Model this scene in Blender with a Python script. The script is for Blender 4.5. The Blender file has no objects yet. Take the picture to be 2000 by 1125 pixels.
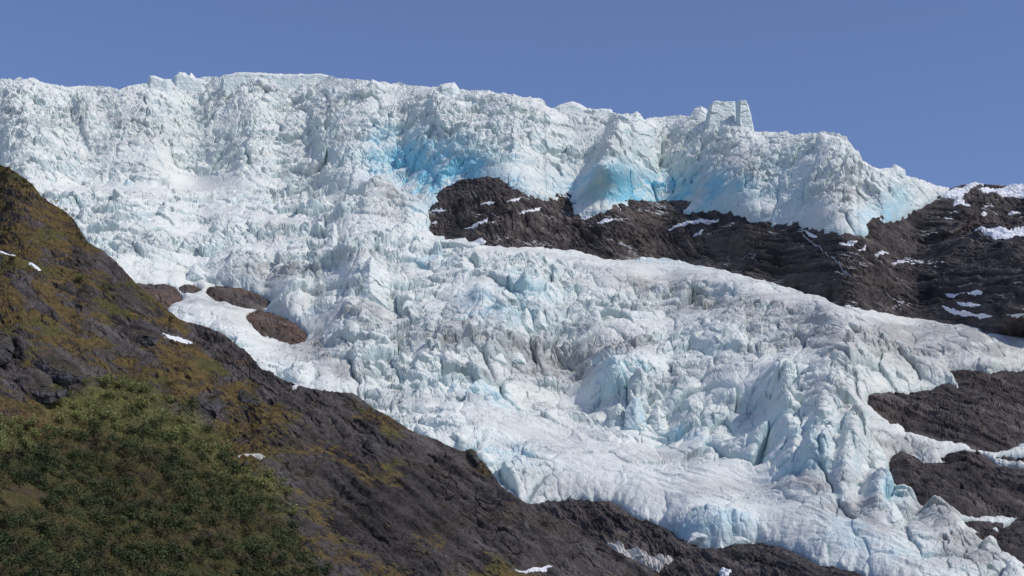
import bpy, bmesh, math, random
import numpy as np

random.seed(7)
scene = bpy.context.scene

# ------------------------------------------------------------------ camera, sky, sun
PW, PH = 2000.0, 1125.0
HFOV = math.radians(32.0)
PITCH = math.radians(17.2)
FPX = (PW / 2) / math.tan(HFOV / 2)
CAMZ = 2.0
cam_d = bpy.data.cameras.new('camera')
cam = bpy.data.objects.new('camera', cam_d)
scene.collection.objects.link(cam)
cam.location = (0, 0, CAMZ)
cam.rotation_euler = (math.radians(90) + PITCH, 0, 0)
cam_d.sensor_width = 36.0
cam_d.angle = HFOV
cam_d.clip_start = 0.5
cam_d.clip_end = 60000
scene.camera = cam

SUN = np.array([0.60, -0.38, 0.70]); SUN = SUN / np.linalg.norm(SUN)
SUN_EL = math.asin(SUN[2]); SUN_AZ = math.atan2(SUN[0], SUN[1])
world = bpy.data.worlds.new('World'); scene.world = world
world.use_nodes = True
nt = world.node_tree; nt.nodes.clear()
wo = nt.nodes.new('ShaderNodeOutputWorld'); bg = nt.nodes.new('ShaderNodeBackground')
sky = nt.nodes.new('ShaderNodeTexSky'); sky.sky_type = 'NISHITA'
sky.sun_disc = False; sky.sun_elevation = SUN_EL; sky.sun_rotation = SUN_AZ
sky.altitude = 900; sky.air_density = 1.0; sky.dust_density = 0.4; sky.ozone_density = 5.0
tint = nt.nodes.new('ShaderNodeMix'); tint.data_type = 'RGBA'; tint.blend_type = 'MULTIPLY'; tint.inputs[0].default_value = 1.0
nt.links.new(sky.outputs[0], tint.inputs[6]); tint.inputs[7].default_value = (1.06, 0.93, 1.00, 1)
nt.links.new(tint.outputs[2], bg.inputs[0]); bg.inputs[1].default_value = 0.135
nt.links.new(bg.outputs[0], wo.inputs[0])
sd = bpy.data.lights.new('sun', 'SUN'); so = bpy.data.objects.new('sun', sd)
scene.collection.objects.link(so)
sd.energy = 2.75; sd.angle = math.radians(0.8); sd.color = (1.0, 0.95, 0.875)
from mathutils import Vector
so.rotation_euler = Vector(SUN).to_track_quat('Z', 'Y').to_euler()
so.location = (800, -300, 1500)
scene.view_settings.view_transform = 'Standard'
try: scene.view_settings.look = 'None'
except Exception: pass
scene.view_settings.exposure = 0.0; scene.view_settings.gamma = 1.0
scene.view_settings.use_curve_mapping = False

# ------------------------------------------------------------------ noise
F = np.float32
def hsh(ix, iy, s):
    h = (ix.astype(np.int64) * 374761393 + iy.astype(np.int64) * 668265263 + s * 1274126177) & 0xFFFFFFFF
    h = ((h ^ (h >> 13)) * 1103515245) & 0xFFFFFFFF
    h = ((h ^ (h >> 16)) * 2246822519) & 0xFFFFFFFF
    h = h ^ (h >> 15)
    return h
def h01(ix, iy, s):
    return ((hsh(ix, iy, s) & 0xFFFFFF) / F(0xFFFFFF)).astype(F)
_ang = np.arange(256) * (2 * math.pi / 256)
_gx = np.cos(_ang).astype(F); _gy = np.sin(_ang).astype(F)
def perlin(x, y, s=0):
    ix = np.floor(x); iy = np.floor(y)
    fx = (x - ix).astype(F); fy = (y - iy).astype(F)
    ix = ix.astype(np.int64); iy = iy.astype(np.int64)
    ux = fx * fx * fx * (fx * (fx * 6 - 15) + 10); uy = fy * fy * fy * (fy * (fy * 6 - 15) + 10)
    def g(ox, oy):
        k = hsh(ix + ox, iy + oy, s) & 255
        return _gx[k] * (fx - ox) + _gy[k] * (fy - oy)
    a = g(0, 0); b = g(1, 0); c = g(0, 1); d = g(1, 1)
    return 1.5 * ((a + (b - a) * ux) * (1 - uy) + (c + (d - c) * ux) * uy)
def fbm(x, y, o=4, s=0, gain=0.5):
    r = 0; a = 1.0; n = 0.0
    for i in range(o):
        r = r + a * perlin(x, y, s + i * 17); n += a; a *= gain
        x, y = x * 1.62 + y * 1.2 + 13.1, y * 1.62 - x * 1.2 - 7.7
    return r / n
def ridged(x, y, o=4, s=0, gain=0.5):
    r = 0; a = 1.0; n = 0.0
    for i in range(o):
        v = 1 - np.abs(perlin(x, y, s + i * 17)) * 1.6
        r = r + a * v; n += a; a *= gain
        x, y = x * 2.07 + 11.3, y * 2.07 - 5.2
    return r / n
def voro(x, y, s=0, jit=0.9):
    ix = np.floor(x).astype(np.int64); iy = np.floor(y).astype(np.int64)
    f1 = np.full(x.shape, 9, F); f2 = np.full(x.shape, 9, F)
    cid = np.zeros(x.shape, np.int64); cdx = np.zeros(x.shape, F); cdy = np.zeros(x.shape, F)
    for ox in (-1, 0, 1):
        for oy in (-1, 0, 1):
            jx = ix + ox; jy = iy + oy
            h = hsh(jx, jy, s)
            px = jx + 0.5 + jit * ((h & 0xFFFF) / 65535.0 - 0.5)
            py = jy + 0.5 + jit * (((h >> 16) & 0xFFFF) / 65535.0 - 0.5)
            dx = (x - px).astype(F); dy = (y - py).astype(F)
            d = np.sqrt(dx * dx + dy * dy)
            m = d < f1
            f2 = np.where(m, f1, np.minimum(f2, d))
            f1 = np.where(m, d, f1)
            cid = np.where(m, h, cid); cdx = np.where(m, dx, cdx); cdy = np.where(m, dy, cdy)
    ha = ((cid * 2654435761 >> 7) & 0xFFFF) / F(65535); hb = ((cid * 40503 >> 3) & 0xFFFF) / F(65535)
    hc = ((cid * 69069 >> 5) & 0xFFFF) / F(65535)
    return f1, f2, ha.astype(F), hb.astype(F), hc.astype(F), cdx, cdy
def sstep(a, b, x):
    t = np.clip((x - a) / (b - a), 0, 1); return t * t * (3 - 2 * t)
def stair(q, k):
    f = np.floor(q); t = q - f
    return f + sstep(0.5 - k, 0.5 + k, t)
def mix(a, b, w): return a + (b - a) * w
def col3(c): return np.array(c, F)
def mixc(a, b, w): return a + (b - a) * w[..., None]

# ------------------------------------------------------------------ directions of view -> places
cP, sP = math.cos(PITCH), math.sin(PITCH)
def m_of(v):
    t = (PH / 2 - v) / FPX
    return (sP + cP * t) / (cP - sP * t)
def place(u, v, Y):
    t = (PH / 2 - v) / FPX
    dy = cP - sP * t; dz = sP + cP * t; dx = (u - PW / 2) / FPX
    return np.stack([dx / dy * Y, Y, dz / dy * Y + CAMZ], -1)

def poly_sdf(poly, u, v):
    """positive inside"""
    p = np.array(poly, float); q = np.roll(p, -1, 0)
    best = np.full(u.shape, 1e9); ins = np.zeros(u.shape, bool)
    for (ax, ay), (bx, by) in zip(p, q):
        ex, ey = bx - ax, by - ay
        L = ex * ex + ey * ey + 1e-9
        t = np.clip(((u - ax) * ex + (v - ay) * ey) / L, 0, 1)
        dx = u - ax - t * ex; dy = v - ay - t * ey
        best = np.minimum(best, dx * dx + dy * dy)
        c = (ay > v) != (by > v)
        if by != ay:
            ins ^= c & (u < (bx - ax) * (v - ay) / (by - ay) + ax)
    d = np.sqrt(best)
    return np.where(ins, d, -d)
def soft(a, n):
    for _ in range(2):
        k = np.cumsum(np.pad(a, (n + 1, n), mode='edge')); a = (k[2 * n + 1:] - k[:-(2 * n + 1)]) / (2 * n + 1)
    return a
def line(pts):
    a = np.array(pts, float)
    return lambda u: np.interp(u, a[:, 0], a[:, 1])

class Map:
    """coarse map over the view field, bilinear lookup"""
    U0, U1, V0, V1, ST = -300, 2300, 100, 1300, 4
    gu, gv = np.meshgrid(np.arange(-300, 2300 + 4, 4.0), np.arange(100, 1300 + 4, 4.0))
    def __init__(self, a): self.a = a.astype(F)
    def __call__(self, u, v):
        a = self.a
        x = np.clip((u - self.U0) / self.ST, 0, a.shape[1] - 1.001); y = np.clip((v - self.V0) / self.ST, 0, a.shape[0] - 1.001)
        ix = x.astype(int); iy = y.astype(int); fx = (x - ix).astype(F); fy = (y - iy).astype(F)
        return (a[iy, ix] * (1 - fx) + a[iy, ix + 1] * fx) * (1 - fy) + (a[iy + 1, ix] * (1 - fx) + a[iy + 1, ix + 1] * fx) * fy
GU, GV = Map.gu, Map.gv
def blob(cu, cv, ru, rv, rot=0, p=1.0, u=None, v=None):
    u = GU if u is None else u; v = GV if v is None else v
    c, s = math.cos(math.radians(rot)), math.sin(math.radians(rot))
    a = ((u - cu) * c + (v - cv) * s) / ru; b = (-(u - cu) * s + (v - cv) * c) / rv
    return np.exp(-(a * a + b * b) ** p)
def blur(a, n):
    for _ in range(3):
        for ax in (0, 1):
            k = np.cumsum(np.pad(a, [(n + 1, n) if i == ax else (0, 0) for i in (0, 1)], mode='edge'), axis=ax)
            a = (np.take(k, range(2 * n + 1, k.shape[ax]), ax) - np.take(k, range(0, k.shape[ax] - 2 * n - 1), ax)) / (2 * n + 1)
    return a

# ------------------------------------------------------------------ traced outlines (photo pixels -> directions)
SKYLINE = [(-300,178),(-150,172),(-60,160),(0,160),(30,161),(42,155),(50,161),(70,159),(85,166),(120,174),(150,176),(168,172),(185,176),(215,175),(235,181),(250,178),(285,170),(300,166),(330,166),(350,160),(390,160),(410,155),(432,157),(440,152),(480,147),(520,148),(600,150),(640,152),(660,158),(695,160),(716,163),(740,167),(765,170),(782,167),(792,172),(800,173),(850,176),(901,181),(930,182),(960,185),(990,190),(1030,198),(1062,204),(1068,214),(1085,216),(1120,216),(1154,219),(1200,228),(1210,238),(1255,240),(1265,236),(1285,233),(1315,230),(1340,233),(1360,240),(1390,242),(1430,245),(1462,255),(1470,264),(1490,265),(1510,264),(1535,265),(1550,271),(1570,268),(1592,268),(1610,265),(1630,271),(1648,276),(1660,290),(1668,300),(1675,304),(1682,323),(1698,331),(1707,340),(1740,343),(1770,350),(1790,355),(1810,360),(1825,367),(1850,368),(1900,372),(2300,372)]
PEAKLINE = [(800,400),(1780,405),(1820,382),(1845,372),(1862,366),(1880,361),(1890,359),(1950,361),(2000,364),(2100,352),(2300,340)]
UPEDGE = [(834,406),(840,402),(862,392),(880,383),(900,375),(921,371),(940,368),(975,364),(1003,366),(1020,374),(1040,380),(1050,387),(1075,392),(1100,397),(1117,402),(1120,416),(1135,419),(1160,416),(1180,413),(1225,414),(1280,416),(1318,414),(1340,416),(1376,412),(1390,409),(1420,412),(1450,422),(1470,430),(1500,438),(1520,442),(1560,440),(1580,450),(1598,456),(1630,460),(1660,460),(1690,464),(1697,455),(1705,447),(1735,438),(1760,428),(1780,414),(1800,406),(1812,400),(1820,392),(1835,385),(1850,376)]
LOEDGE = [(838,455),(850,465),(870,467),(900,470),(925,475),(950,482),(975,480),(1000,485),(1040,487),(1060,487),(1100,493),(1120,490),(1150,499),(1180,508),(1205,510),(1250,507),(1300,508),(1350,517),(1400,527),(1450,540),(1500,553),(1540,567),(1570,576),(1605,584),(1650,602),(1700,613),(1730,617),(1780,627),(1810,626),(1840,628),(1850,624),(1870,625),(1900,629),(1950,642),(2000,653),(2300,735)]
P_MOUNT = UPEDGE + [(1862,330),(2310,330)] + LOEDGE[::-1]
P_SLAB = [(1697,792),(1695,776),(1710,768),(1740,767),(1760,772),(1775,771),(1800,765),(1830,757),(1842,748),(1855,748),(1870,760),(1868,750),(1856,735),(1855,725),(1880,722),(1905,721),(1935,729),(1960,726),(2000,727),(2120,740),(2200,790),(2120,850),(2000,872),(1965,885),(1945,888),(1910,882),(1880,870),(1850,868),(1830,866),(1800,855),(1768,848),(1768,840),(1755,830),(1740,830),(1720,815)]
P_BOULD = [(1734,931),(1737,905),(1745,890),(1760,884),(1785,893),(1800,905),(1850,905),(1838,896),(1860,886),(1885,881),(1915,886),(1935,900),(1950,910),(2000,918),(2130,925),(2130,1010),(2000,1016),(1990,1016),(1950,1010),(1900,1014),(1855,1013),(1820,1005),(1798,1000),(1760,970),(1745,955)]
P_CORNER = [(1942,1063),(1945,1045),(1965,1025),(2000,1012),(2150,1000),(2250,1060),(2150,1190),(2040,1140),(2000,1112),(1970,1090),(1955,1080)]
P_C2 = [(1880,1025),(1900,1021),(1960,1025),(1955,1035),(1930,1041),(1895,1039)]
P_C3 = [(1903,1046),(1930,1043),(1950,1042),(1940,1056),(1920,1064)]
P_B2 = [(1944,899),(1962,896),(2000,901),(2060,910),(2000,909),(1958,904)]
P_KNOLL = [(1030,985),(1055,985),(1070,979),(1110,975),(1150,978),(1180,982),(1195,982),(1210,990),(1235,1008),(1255,1018),(1275,1025),(1290,1030),(1310,1040),(1330,1055),(1340,1062),(1360,1073),(1385,1075),(1415,1078),(1425,1070),(1445,1067),(1480,1066),(1520,1072),(1550,1082),(1580,1098),(1600,1112),(1635,1115),(1670,1120),(1700,1135),(1760,1170),(1800,1230),(1000,1230)]
P_E1 = [(262,556),(300,558),(325,557),(340,562),(350,572),(356,586),(352,592),(335,596),(325,606),(320,625),(290,625),(250,590)]
P_E2 = [(350,563),(360,557),(375,556),(393,566),(385,575),(370,577),(357,574)]
P_E3 = [(402,570),(410,563),(440,559),(475,564),(500,575),(520,585),(535,597),(540,608),(520,607),(495,605),(465,600),(440,594),(415,588),(405,578)]
P_E4 = [(480,620),(490,610),(510,607),(545,614),(570,628),(590,645),(600,660),(595,672),(575,677),(545,668),(515,655),(495,640)]
RIDGE = [(-300,180),(-150,250),(-20,315),(0,322),(20,330),(45,345),(70,365),(75,380),(100,397),(125,410),(150,432),(152,445),(160,462),(180,480),(200,487),(225,510),(245,530),(262,550),(275,563),(300,580),(320,598),(340,615),(350,625),(385,633),(410,640),(440,655),(470,680),(493,693),(496,710),(520,725),(545,737),(560,745),(600,757),(640,765),(690,767),(705,778),(730,798),(755,810),(785,830),(810,845),(850,857),(880,872),(905,882),(930,890),(950,905),(965,930),(985,955),(1010,970),(1030,985),(1050,998),(1080,1010),(1130,1030),(1165,1045),(1185,1065),(1215,1083),(1250,1098),(1280,1115),(1300,1140),(1340,1200)]

ROCKS = [P_MOUNT, P_SLAB, P_BOULD, P_CORNER, P_C2, P_C3, P_B2, P_KNOLL, P_E1, P_E2, P_E3, P_E4]
d_rock = np.max([poly_sdf(p, GU, GV) for p in ROCKS], 0)
d_rock = d_rock + 4.5 * fbm(GU / 15, GV / 10, 4, 77)
DROCK = Map(d_rock)

# ------------------------------------------------------------------ the mountain's large form: slope angles integrated up from the valley
upv = line([(-300,372),(0,372),(300,378),(500,382),(760,400),(840,405),(975,366),(1050,385),(1120,414),(1400,410),(1560,440),(1690,462),(1780,420),(1850,380),(2300,380)])(GU)
lov = line([(-300,440),(0,440),(500,450),(800,465)] + LOEDGE)(GU)
al = np.full(GU.shape, 37.0)
al = np.where(GV < upv, 51.0, al)
al = np.where((GV < upv) & (GV < line(SKYLINE)(GU) + 40), 44.0, al)
al = np.where((GV >= upv) & (GV < lov) & (GU > 820), 49.0, al)
al = np.where((GV >= upv) & (GV < upv + 50) & (GU <= 820), 30.5, al)
al = np.where((GV >= lov) & (GV < lov + 45) & (GU > 820), 32.0, al)
al = np.where((GU > 1750) & (GV < 600), 46.0, al)
for (cu, cv, ru, rv, rot, t) in [(1060,720,120,45,0,50),(1080,800,150,28,0,27),(1250,800,90,55,0,46),(1460,830,75,60,0,54),(1200,930,260,50,8,26),
        (1640,930,110,110,20,48),(1450,1000,170,30,10,26),(1750,1080,170,40,20,26),(420,600,120,60,20,30),(560,720,120,50,25,29),(1000,620,90,50,0,45),
        (1480,640,240,30,5,31),(1650,680,160,40,8,42),(1560,740,160,18,0,28),(720,560,60,60,0,44),(320,470,220,25,5,31),(620,500,120,20,0,32),(560,560,160,30,0,43)]:
    w = blob(cu, cv, ru, rv, rot, 1.3); al = al * (1 - w) + t * w
al = al + 5 * perlin(GU / 170, GV / 60, 3) + 3 * perlin(GU / 60, GV / 25, 5)
al = blur(al, 2)
al = np.clip(al, 24, 62)
mm = m_of(GV)
rate = 1.0 / np.maximum(np.tan(np.radians(al)) - mm, 0.11)
dm = np.zeros_like(mm); dm[:-1] = mm[:-1] - mm[1:]
seg = rate * dm
i0 = int((1125 - 100) / 4)
cum = np.flip(np.cumsum(np.flip(seg, 0), 0), 0)
lnY = cum - cum[i0]
Y0 = 1080 - 0.06 * (GU - 1000) - 40 * np.exp(-((GU - 1700) / 250.0) ** 2)
top = lnY[0]
lnY = lnY * (0.72 / np.maximum(lnY[int((420 - 100) / 4)], 0.2))[None, :] ** 0.35   # keep neighbouring columns at like depth
lnY = np.where(True, lnY, 0)
Ym = Y0 * np.exp(lnY)
# ease neighbouring columns together (a mountain has no column-wide steps)
for _ in range(2):
    n = 6
    k = np.cumsum(np.pad(Ym, [(0, 0), (n + 1, n)], mode='edge'), axis=1)
    Ym = (k[:, 2 * n + 1:] - k[:, :-(2 * n + 1)]) / (2 * n + 1)
YMAP = Map(Ym)
print('depths', [round(float(YMAP(np.array([u]), np.array([v]))[0])) for u in (100, 1000, 1800) for v in (180, 400, 600, 900, 1125)])

# ------------------------------------------------------------------ materials
def mat_attr(name, rough=0.8, bump=(0.6, 0.5), bscale=0.5, noise_amt=0.12, nscale=0.25, spec=0.2, sub=0):
    m = bpy.data.materials.new(name); m.use_nodes = True
    t = m.node_tree; n = t.nodes; b = n['Principled BSDF']
    b.inputs['Roughness'].default_value = rough
    b.inputs['Specular IOR Level'].default_value = spec
    a = n.new('ShaderNodeAttribute'); a.attribute_name = 'Col'
    g = n.new('ShaderNodeNewGeometry')
    ns = n.new('ShaderNodeTexNoise'); ns.inputs['Scale'].default_value = nscale; ns.inputs['Detail'].default_value = 8; ns.inputs['Roughness'].default_value = 0.65
    t.links.new(g.outputs['Position'], ns.inputs['Vector'])
    mr = n.new('ShaderNodeMapRange'); mr.inputs[1].default_value = 0.25; mr.inputs[2].default_value = 0.75
    mr.inputs[3].default_value = 1 - noise_amt; mr.inputs[4].default_value = 1 + noise_amt
    t.links.new(ns.outputs['Fac'], mr.inputs[0])
    mu = n.new('ShaderNodeVectorMath'); mu.operation = 'SCALE'
    t.links.new(a.outputs['Color'], mu.inputs[0]); t.links.new(mr.outputs[0], mu.inputs['Scale'])
    t.links.new(mu.outputs[0], b.inputs['Base Color'])
    n2 = n.new('ShaderNodeTexNoise'); n2.inputs['Scale'].default_value = bscale; n2.inputs['Detail'].default_value = 6; n2.inputs['Roughness'].default_value = 0.7
    t.links.new(g.outputs['Position'], n2.inputs['Vector'])
    bp = n.new('ShaderNodeBump'); bp.inputs['Strength'].default_value = bump[0]; bp.inputs['Distance'].default_value = bump[1]
    t.links.new(n2.outputs['Fac'], bp.inputs['Height']); t.links.new(bp.outputs[0], b.inputs['Normal'])
    return m
M_ICE = mat_attr('glacier_ice', 0.75, (0.7, 1.6), 0.35, 0.06, 0.3, 0.15)
M_SNOW = mat_attr('snow', 0.85, (0.4, 0.8), 0.3, 0.03, 0.2, 0.1)
M_ROCK = mat_attr('bedrock', 0.85, (0.8, 1.6), 0.4, 0.28, 0.22, 0.15)
M_HILL = mat_attr('hillside_ground', 0.9, (0.8, 0.5), 1.2, 0.3, 0.8, 0.1)
M_LEAF = mat_attr('leaves', 0.7, (0.0, 0.1), 1.0, 0.25, 1.5, 0.15)
M_WOOD = mat_attr('stems', 0.9, (0.0, 0.1), 1.0, 0.2, 1.5, 0.1)

# ------------------------------------------------------------------ object helpers
C = scene.collection
def mesh_np(name, V, Q, colr, mat, parent=None, smooth=False):
    used = np.zeros(len(V), bool); used[Q.ravel()] = True
    idx = np.cumsum(used) - 1
    V = V[used]; colr = colr[used]; Q = idx[Q]
    me = bpy.data.meshes.new(name)
    k = Q.shape[1]
    me.vertices.add(len(V)); me.vertices.foreach_set('co', V.astype(F).ravel())
    me.loops.add(Q.size); me.loops.foreach_set('vertex_index', Q.astype(np.int32).ravel())
    me.polygons.add(len(Q)); me.polygons.foreach_set('loop_start', np.arange(0, Q.size, k, dtype=np.int32))
    me.polygons.foreach_set('use_smooth', np.full(len(Q), smooth, bool))
    me.update(calc_edges=True); me.validate()
    at = me.attributes.new('Col', 'FLOAT_COLOR', 'POINT')
    at.data.foreach_set('color', np.concatenate([colr, np.ones((len(colr), 1))], 1).astype(F).ravel())
    me.materials.append(mat)
    o = bpy.data.objects.new(name, me); C.objects.link(o)
    if parent: o.parent = parent
    return o
def empty(name, loc=(0, 0, 0)):
    o = bpy.data.objects.new(name, None); C.objects.link(o); o.location = loc; return o
def tag(o, label=None, cat=None, group=None, kind=None):
    if label: o['label'] = label
    if cat: o['category'] = cat
    if group: o['group'] = group
    if kind: o['kind'] = kind
    return o
def grid_quads(nr, nc, keep):
    i = np.arange(nr * nc).reshape(nr, nc)
    q = np.stack([i[:-1, :-1], i[1:, :-1], i[1:, 1:], i[:-1, 1:]], -1)
    k = keep[:-1, :-1] & keep[1:, :-1] & keep[1:, 1:] & keep[:-1, 1:]
    return q[k]
def normals(P):
    du = np.gradient(P, axis=1); dv = np.gradient(P, axis=0)
    n = np.cross(dv, du); n /= np.linalg.norm(n, axis=-1, keepdims=True) + 1e-9
    return n
def resample(u, v, P, wd=0.25):
    """rows spaced evenly along the displaced column instead of along the undisplaced one"""
    d = np.diff(P, axis=0)
    L = np.sqrt(d[..., 2] ** 2 + (wd * d[..., 1]) ** 2 + (0.5 * d[..., 0]) ** 2) / P[1:, :, 1]
    L = L + 0.15 * L.mean(0, keepdims=True)
    c = np.concatenate([np.zeros((1, L.shape[1])), np.cumsum(L, 0)], 0)
    # calm the spacing sideways so quads stay regular
    k = 5
    cc = np.cumsum(np.pad(c / c[-1:], [(0, 0), (k + 1, k)], mode='edge'), 1)
    c = (cc[:, 2 * k + 1:] - cc[:, :-(2 * k + 1)]) / (2 * k + 1)
    out = np.empty_like(v); s = np.linspace(0, 1, v.shape[0])
    for j in range(v.shape[1]):
        out[:, j] = np.interp(s, c[:, j] / c[-1, j], v[:, j])
    return out

# ------------------------------------------------------------------ glacier
rough = np.full(GU.shape, 0.85)
for (cu, cv, ru, rv, rot, t) in [
        (450,390,400,19,2,0.12),(1000,500,180,14,6,0.12),(1300,535,220,26,8,0.15),(1600,615,200,20,13,0.2),(1800,660,200,20,12,0.3),
        (400,610,90,45,30,0.12),(520,700,90,25,33,0.3),(650,735,70,25,20,0.5),(1080,810,120,25,0,0.3),(1100,900,260,45,10,0.35),(1350,960,300,50,12,0.35),
        (1500,1030,200,18,8,0.12),(1700,1080,200,28,18,0.3),(1230,560,120,20,8,0.15),(1500,735,120,14,3,0.25),(1060,745,110,30,0,0.45),
        (1460,840,55,45,0,0.3),(1880,640,160,25,12,0.15),(1960,690,100,25,12,0.2),(1860,875,110,14,20,0.12),(1960,905,80,14,5,0.1),(1960,1022,90,12,0,0.1),
        (750,450,60,16,20,0.3),(1180,330,60,60,0,0.9),(1600,400,90,40,30,0.7),(200,260,90,18,-20,0.4),(560,290,120,14,0,0.6),(930,320,110,50,0,0.9),
        (1120,360,40,30,0,0.6)]:
    w = blob(cu, cv, ru, rv, rot, 1.4); rough = rough * (1 - w) + t * w
for (cu, cv, ru, rv, rot, t) in [(720,550,60,55,0,1.3),(1000,620,90,50,0,1.25),(430,540,130,25,5,1.2),(880,520,60,35,0,1.2),(1250,790,90,60,0,0.95),(1640,880,90,110,15,0.75),(620,400,130,40,0,1.1),
        (1000,680,120,30,10,1.1)]:
    w = blob(cu, cv, ru, rv, rot, 1.4); rough = rough * (1 - w) + t * w
ROUGH = Map(blur(rough, 1))
blue = 0.0 * GU
for (cu, cv, ru, rv, rot, t) in [(860,345,130,52,10,1.1),(790,310,70,35,25,0.6),(830,410,35,40,0,0.5),(960,358,60,16,0,0.9),(1280,385,165,32,4,1.0),(1400,380,80,34,10,0.7),(1720,430,55,26,-30,0.55),
        (1530,380,60,50,40,0.25),(930,615,40,28,0,0.55),(840,535,50,10,0,0.55),(1010,620,70,45,0,0.3),(940,790,50,22,20,0.4),(1200,770,60,50,0,0.3),(1340,880,90,14,15,0.3),
        (1470,840,60,50,0,0.28),(1560,960,90,90,0,0.25),(1300,520,90,12,4,0.45),(1400,1050,90,18,0,0.4),(1700,1090,150,30,15,0.3),(1000,920,60,25,20,0.4),(1740,1020,40,40,0,0.3)]:
    blue = np.maximum(blue, t * blob(cu, cv, ru, rv, rot, 1.2))
BLUE = Map(blue)
dirt = 0.0 * GU
for (cu, cv, ru, rv, rot, t) in [(1070,725,110,38,5,0.75),(1180,700,90,30,-5,0.5),(1330,600,150,35,12,0.45),(1500,640,180,40,8,0.4),(1640,690,110,45,5,0.6),(1760,690,120,45,8,0.6),(1900,680,110,35,10,0.6),
        (600,690,50,35,30,0.55),(660,745,60,22,20,0.5),(410,600,70,25,20,0.3),(540,560,60,30,10,0.4),(1600,1000,60,60,30,0.35),(1840,1060,70,40,35,0.75),(1900,1090,60,35,30,0.7),(1760,885,80,22,15,0.5),(1680,1045,70,25,30,0.5),
        (750,660,120,40,5,0.3),(900,670,120,40,5,0.3),(250,250,200,50,0,0.12),(1450,350,80,30,20,0.2),(1640,390,70,30,10,0.25),(760,410,40,30,0,0.35)]:
    dirt = np.maximum(dirt, t * blob(cu, cv, ru, rv, rot, 1.2))
DIRT = Map(dirt)
forms = 0.0 * GU           # hand placed large bulges and hollows of the ice, in metres
for (cu, cv, ru, rv, rot, t) in [(1130,350,40,50,20,-12),(1240,770,60,45,15,13),(1320,800,45,45,20,8),(1180,770,30,25,0,8),(1460,830,60,48,0,-16),(1520,830,22,70,8,9),(1600,880,22,80,12,5),
        (1660,920,16,80,12,5),(1565,900,12,70,8,-5),(1630,900,12,70,10,-4),(1690,940,12,70,12,-4),(715,545,30,45,0,12),(1050,600,30,30,0,10),(990,640,40,25,0,8),(940,600,20,20,0,6),
        (870,350,110,40,10,-22),(1270,385,90,30,0,-16),(1400,350,60,40,0,10),(750,400,35,25,0,12),(1720,1010,28,42,10,12),(1765,1020,24,38,20,10),(1840,1040,40,30,25,8),(1080,800,110,25,0,-10),
        (1060,730,110,40,0,-8),(480,545,60,20,0,10),(560,600,40,35,0,10),(700,640,50,30,0,9),(300,230,30,60,10,10),(170,250,30,60,10,14),(380,250,40,60,0,10),(70,215,30,25,0,-10),(640,250,30,60,0,10),
        (880,240,30,50,0,10),(380,360,50,22,0,10),(620,360,90,22,0,9),(1400,1050,70,20,0,8),(1530,300,50,40,0,10),(1620,300,40,40,0,10)]:
    forms = forms + t * blob(cu, cv, ru, rv, rot, 1.6)
ridges = 0.0 * GU
def ridge_form(pts, h, wl, wr):
    a = np.array(pts, float); cu = np.interp(GV, a[:, 1], a[:, 0]); du = GU - cu
    wv = sstep(a[0, 1] - 15, a[0, 1] + 10, GV) * (1 - sstep(a[-1, 1] - 25, a[-1, 1] + 20, GV))
    return h * wv * np.where(du < 0, np.exp(-(du / wl) ** 2), np.exp(-(du / wr) ** 2))
for pts, h, wl, wr in [([(1210,225),(1203,280),(1180,330),(1150,385)], 52, 16, 75), ([(160,195),(172,240),(188,310)], 16, 10, 40), ([(612,190),(618,250),(640,320)], 9, 10, 50),
        ([(846,180),(850,230),(868,280)], 12, 8, 45), ([(1345,230),(1330,280),(1300,340)], 14, 16, 80), ([(1676,372),(1700,400),(1715,450)], -16, 40, 18), ([(350,185),(335,240),(300,300)], 9, 14, 70),
        ([(480,300),(470,340)], 12, 14, 40), ([(718,375),(716,432)], 16, 10, 40), ([(1580,330),(1560,400)], 12, 25, 60), ([(1000,240),(1010,320)], 10, 16, 60),
        ([(1535,780),(1530,840),(1545,900)], 9, 14, 30), ([(1395,780),(1392,890)], -8, 30, 60), ([(1188,735),(1200,840)], 8, 12, 30), ([(980,600),(990,660)], 9, 12, 40), ([(676,490),(690,600)], 10, 14, 40)]:
    ridges = ridges + ridge_form(pts, h, wl, wr)
RIDGES = Map(ridges)
upm = sstep(0, 40, upv - GV)
ridges_up = forms * upm; forms = forms * (1 - upm)
RIDGES = Map(ridges + 0.8 * ridges_up)
FORMS = Map(forms)

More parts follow.
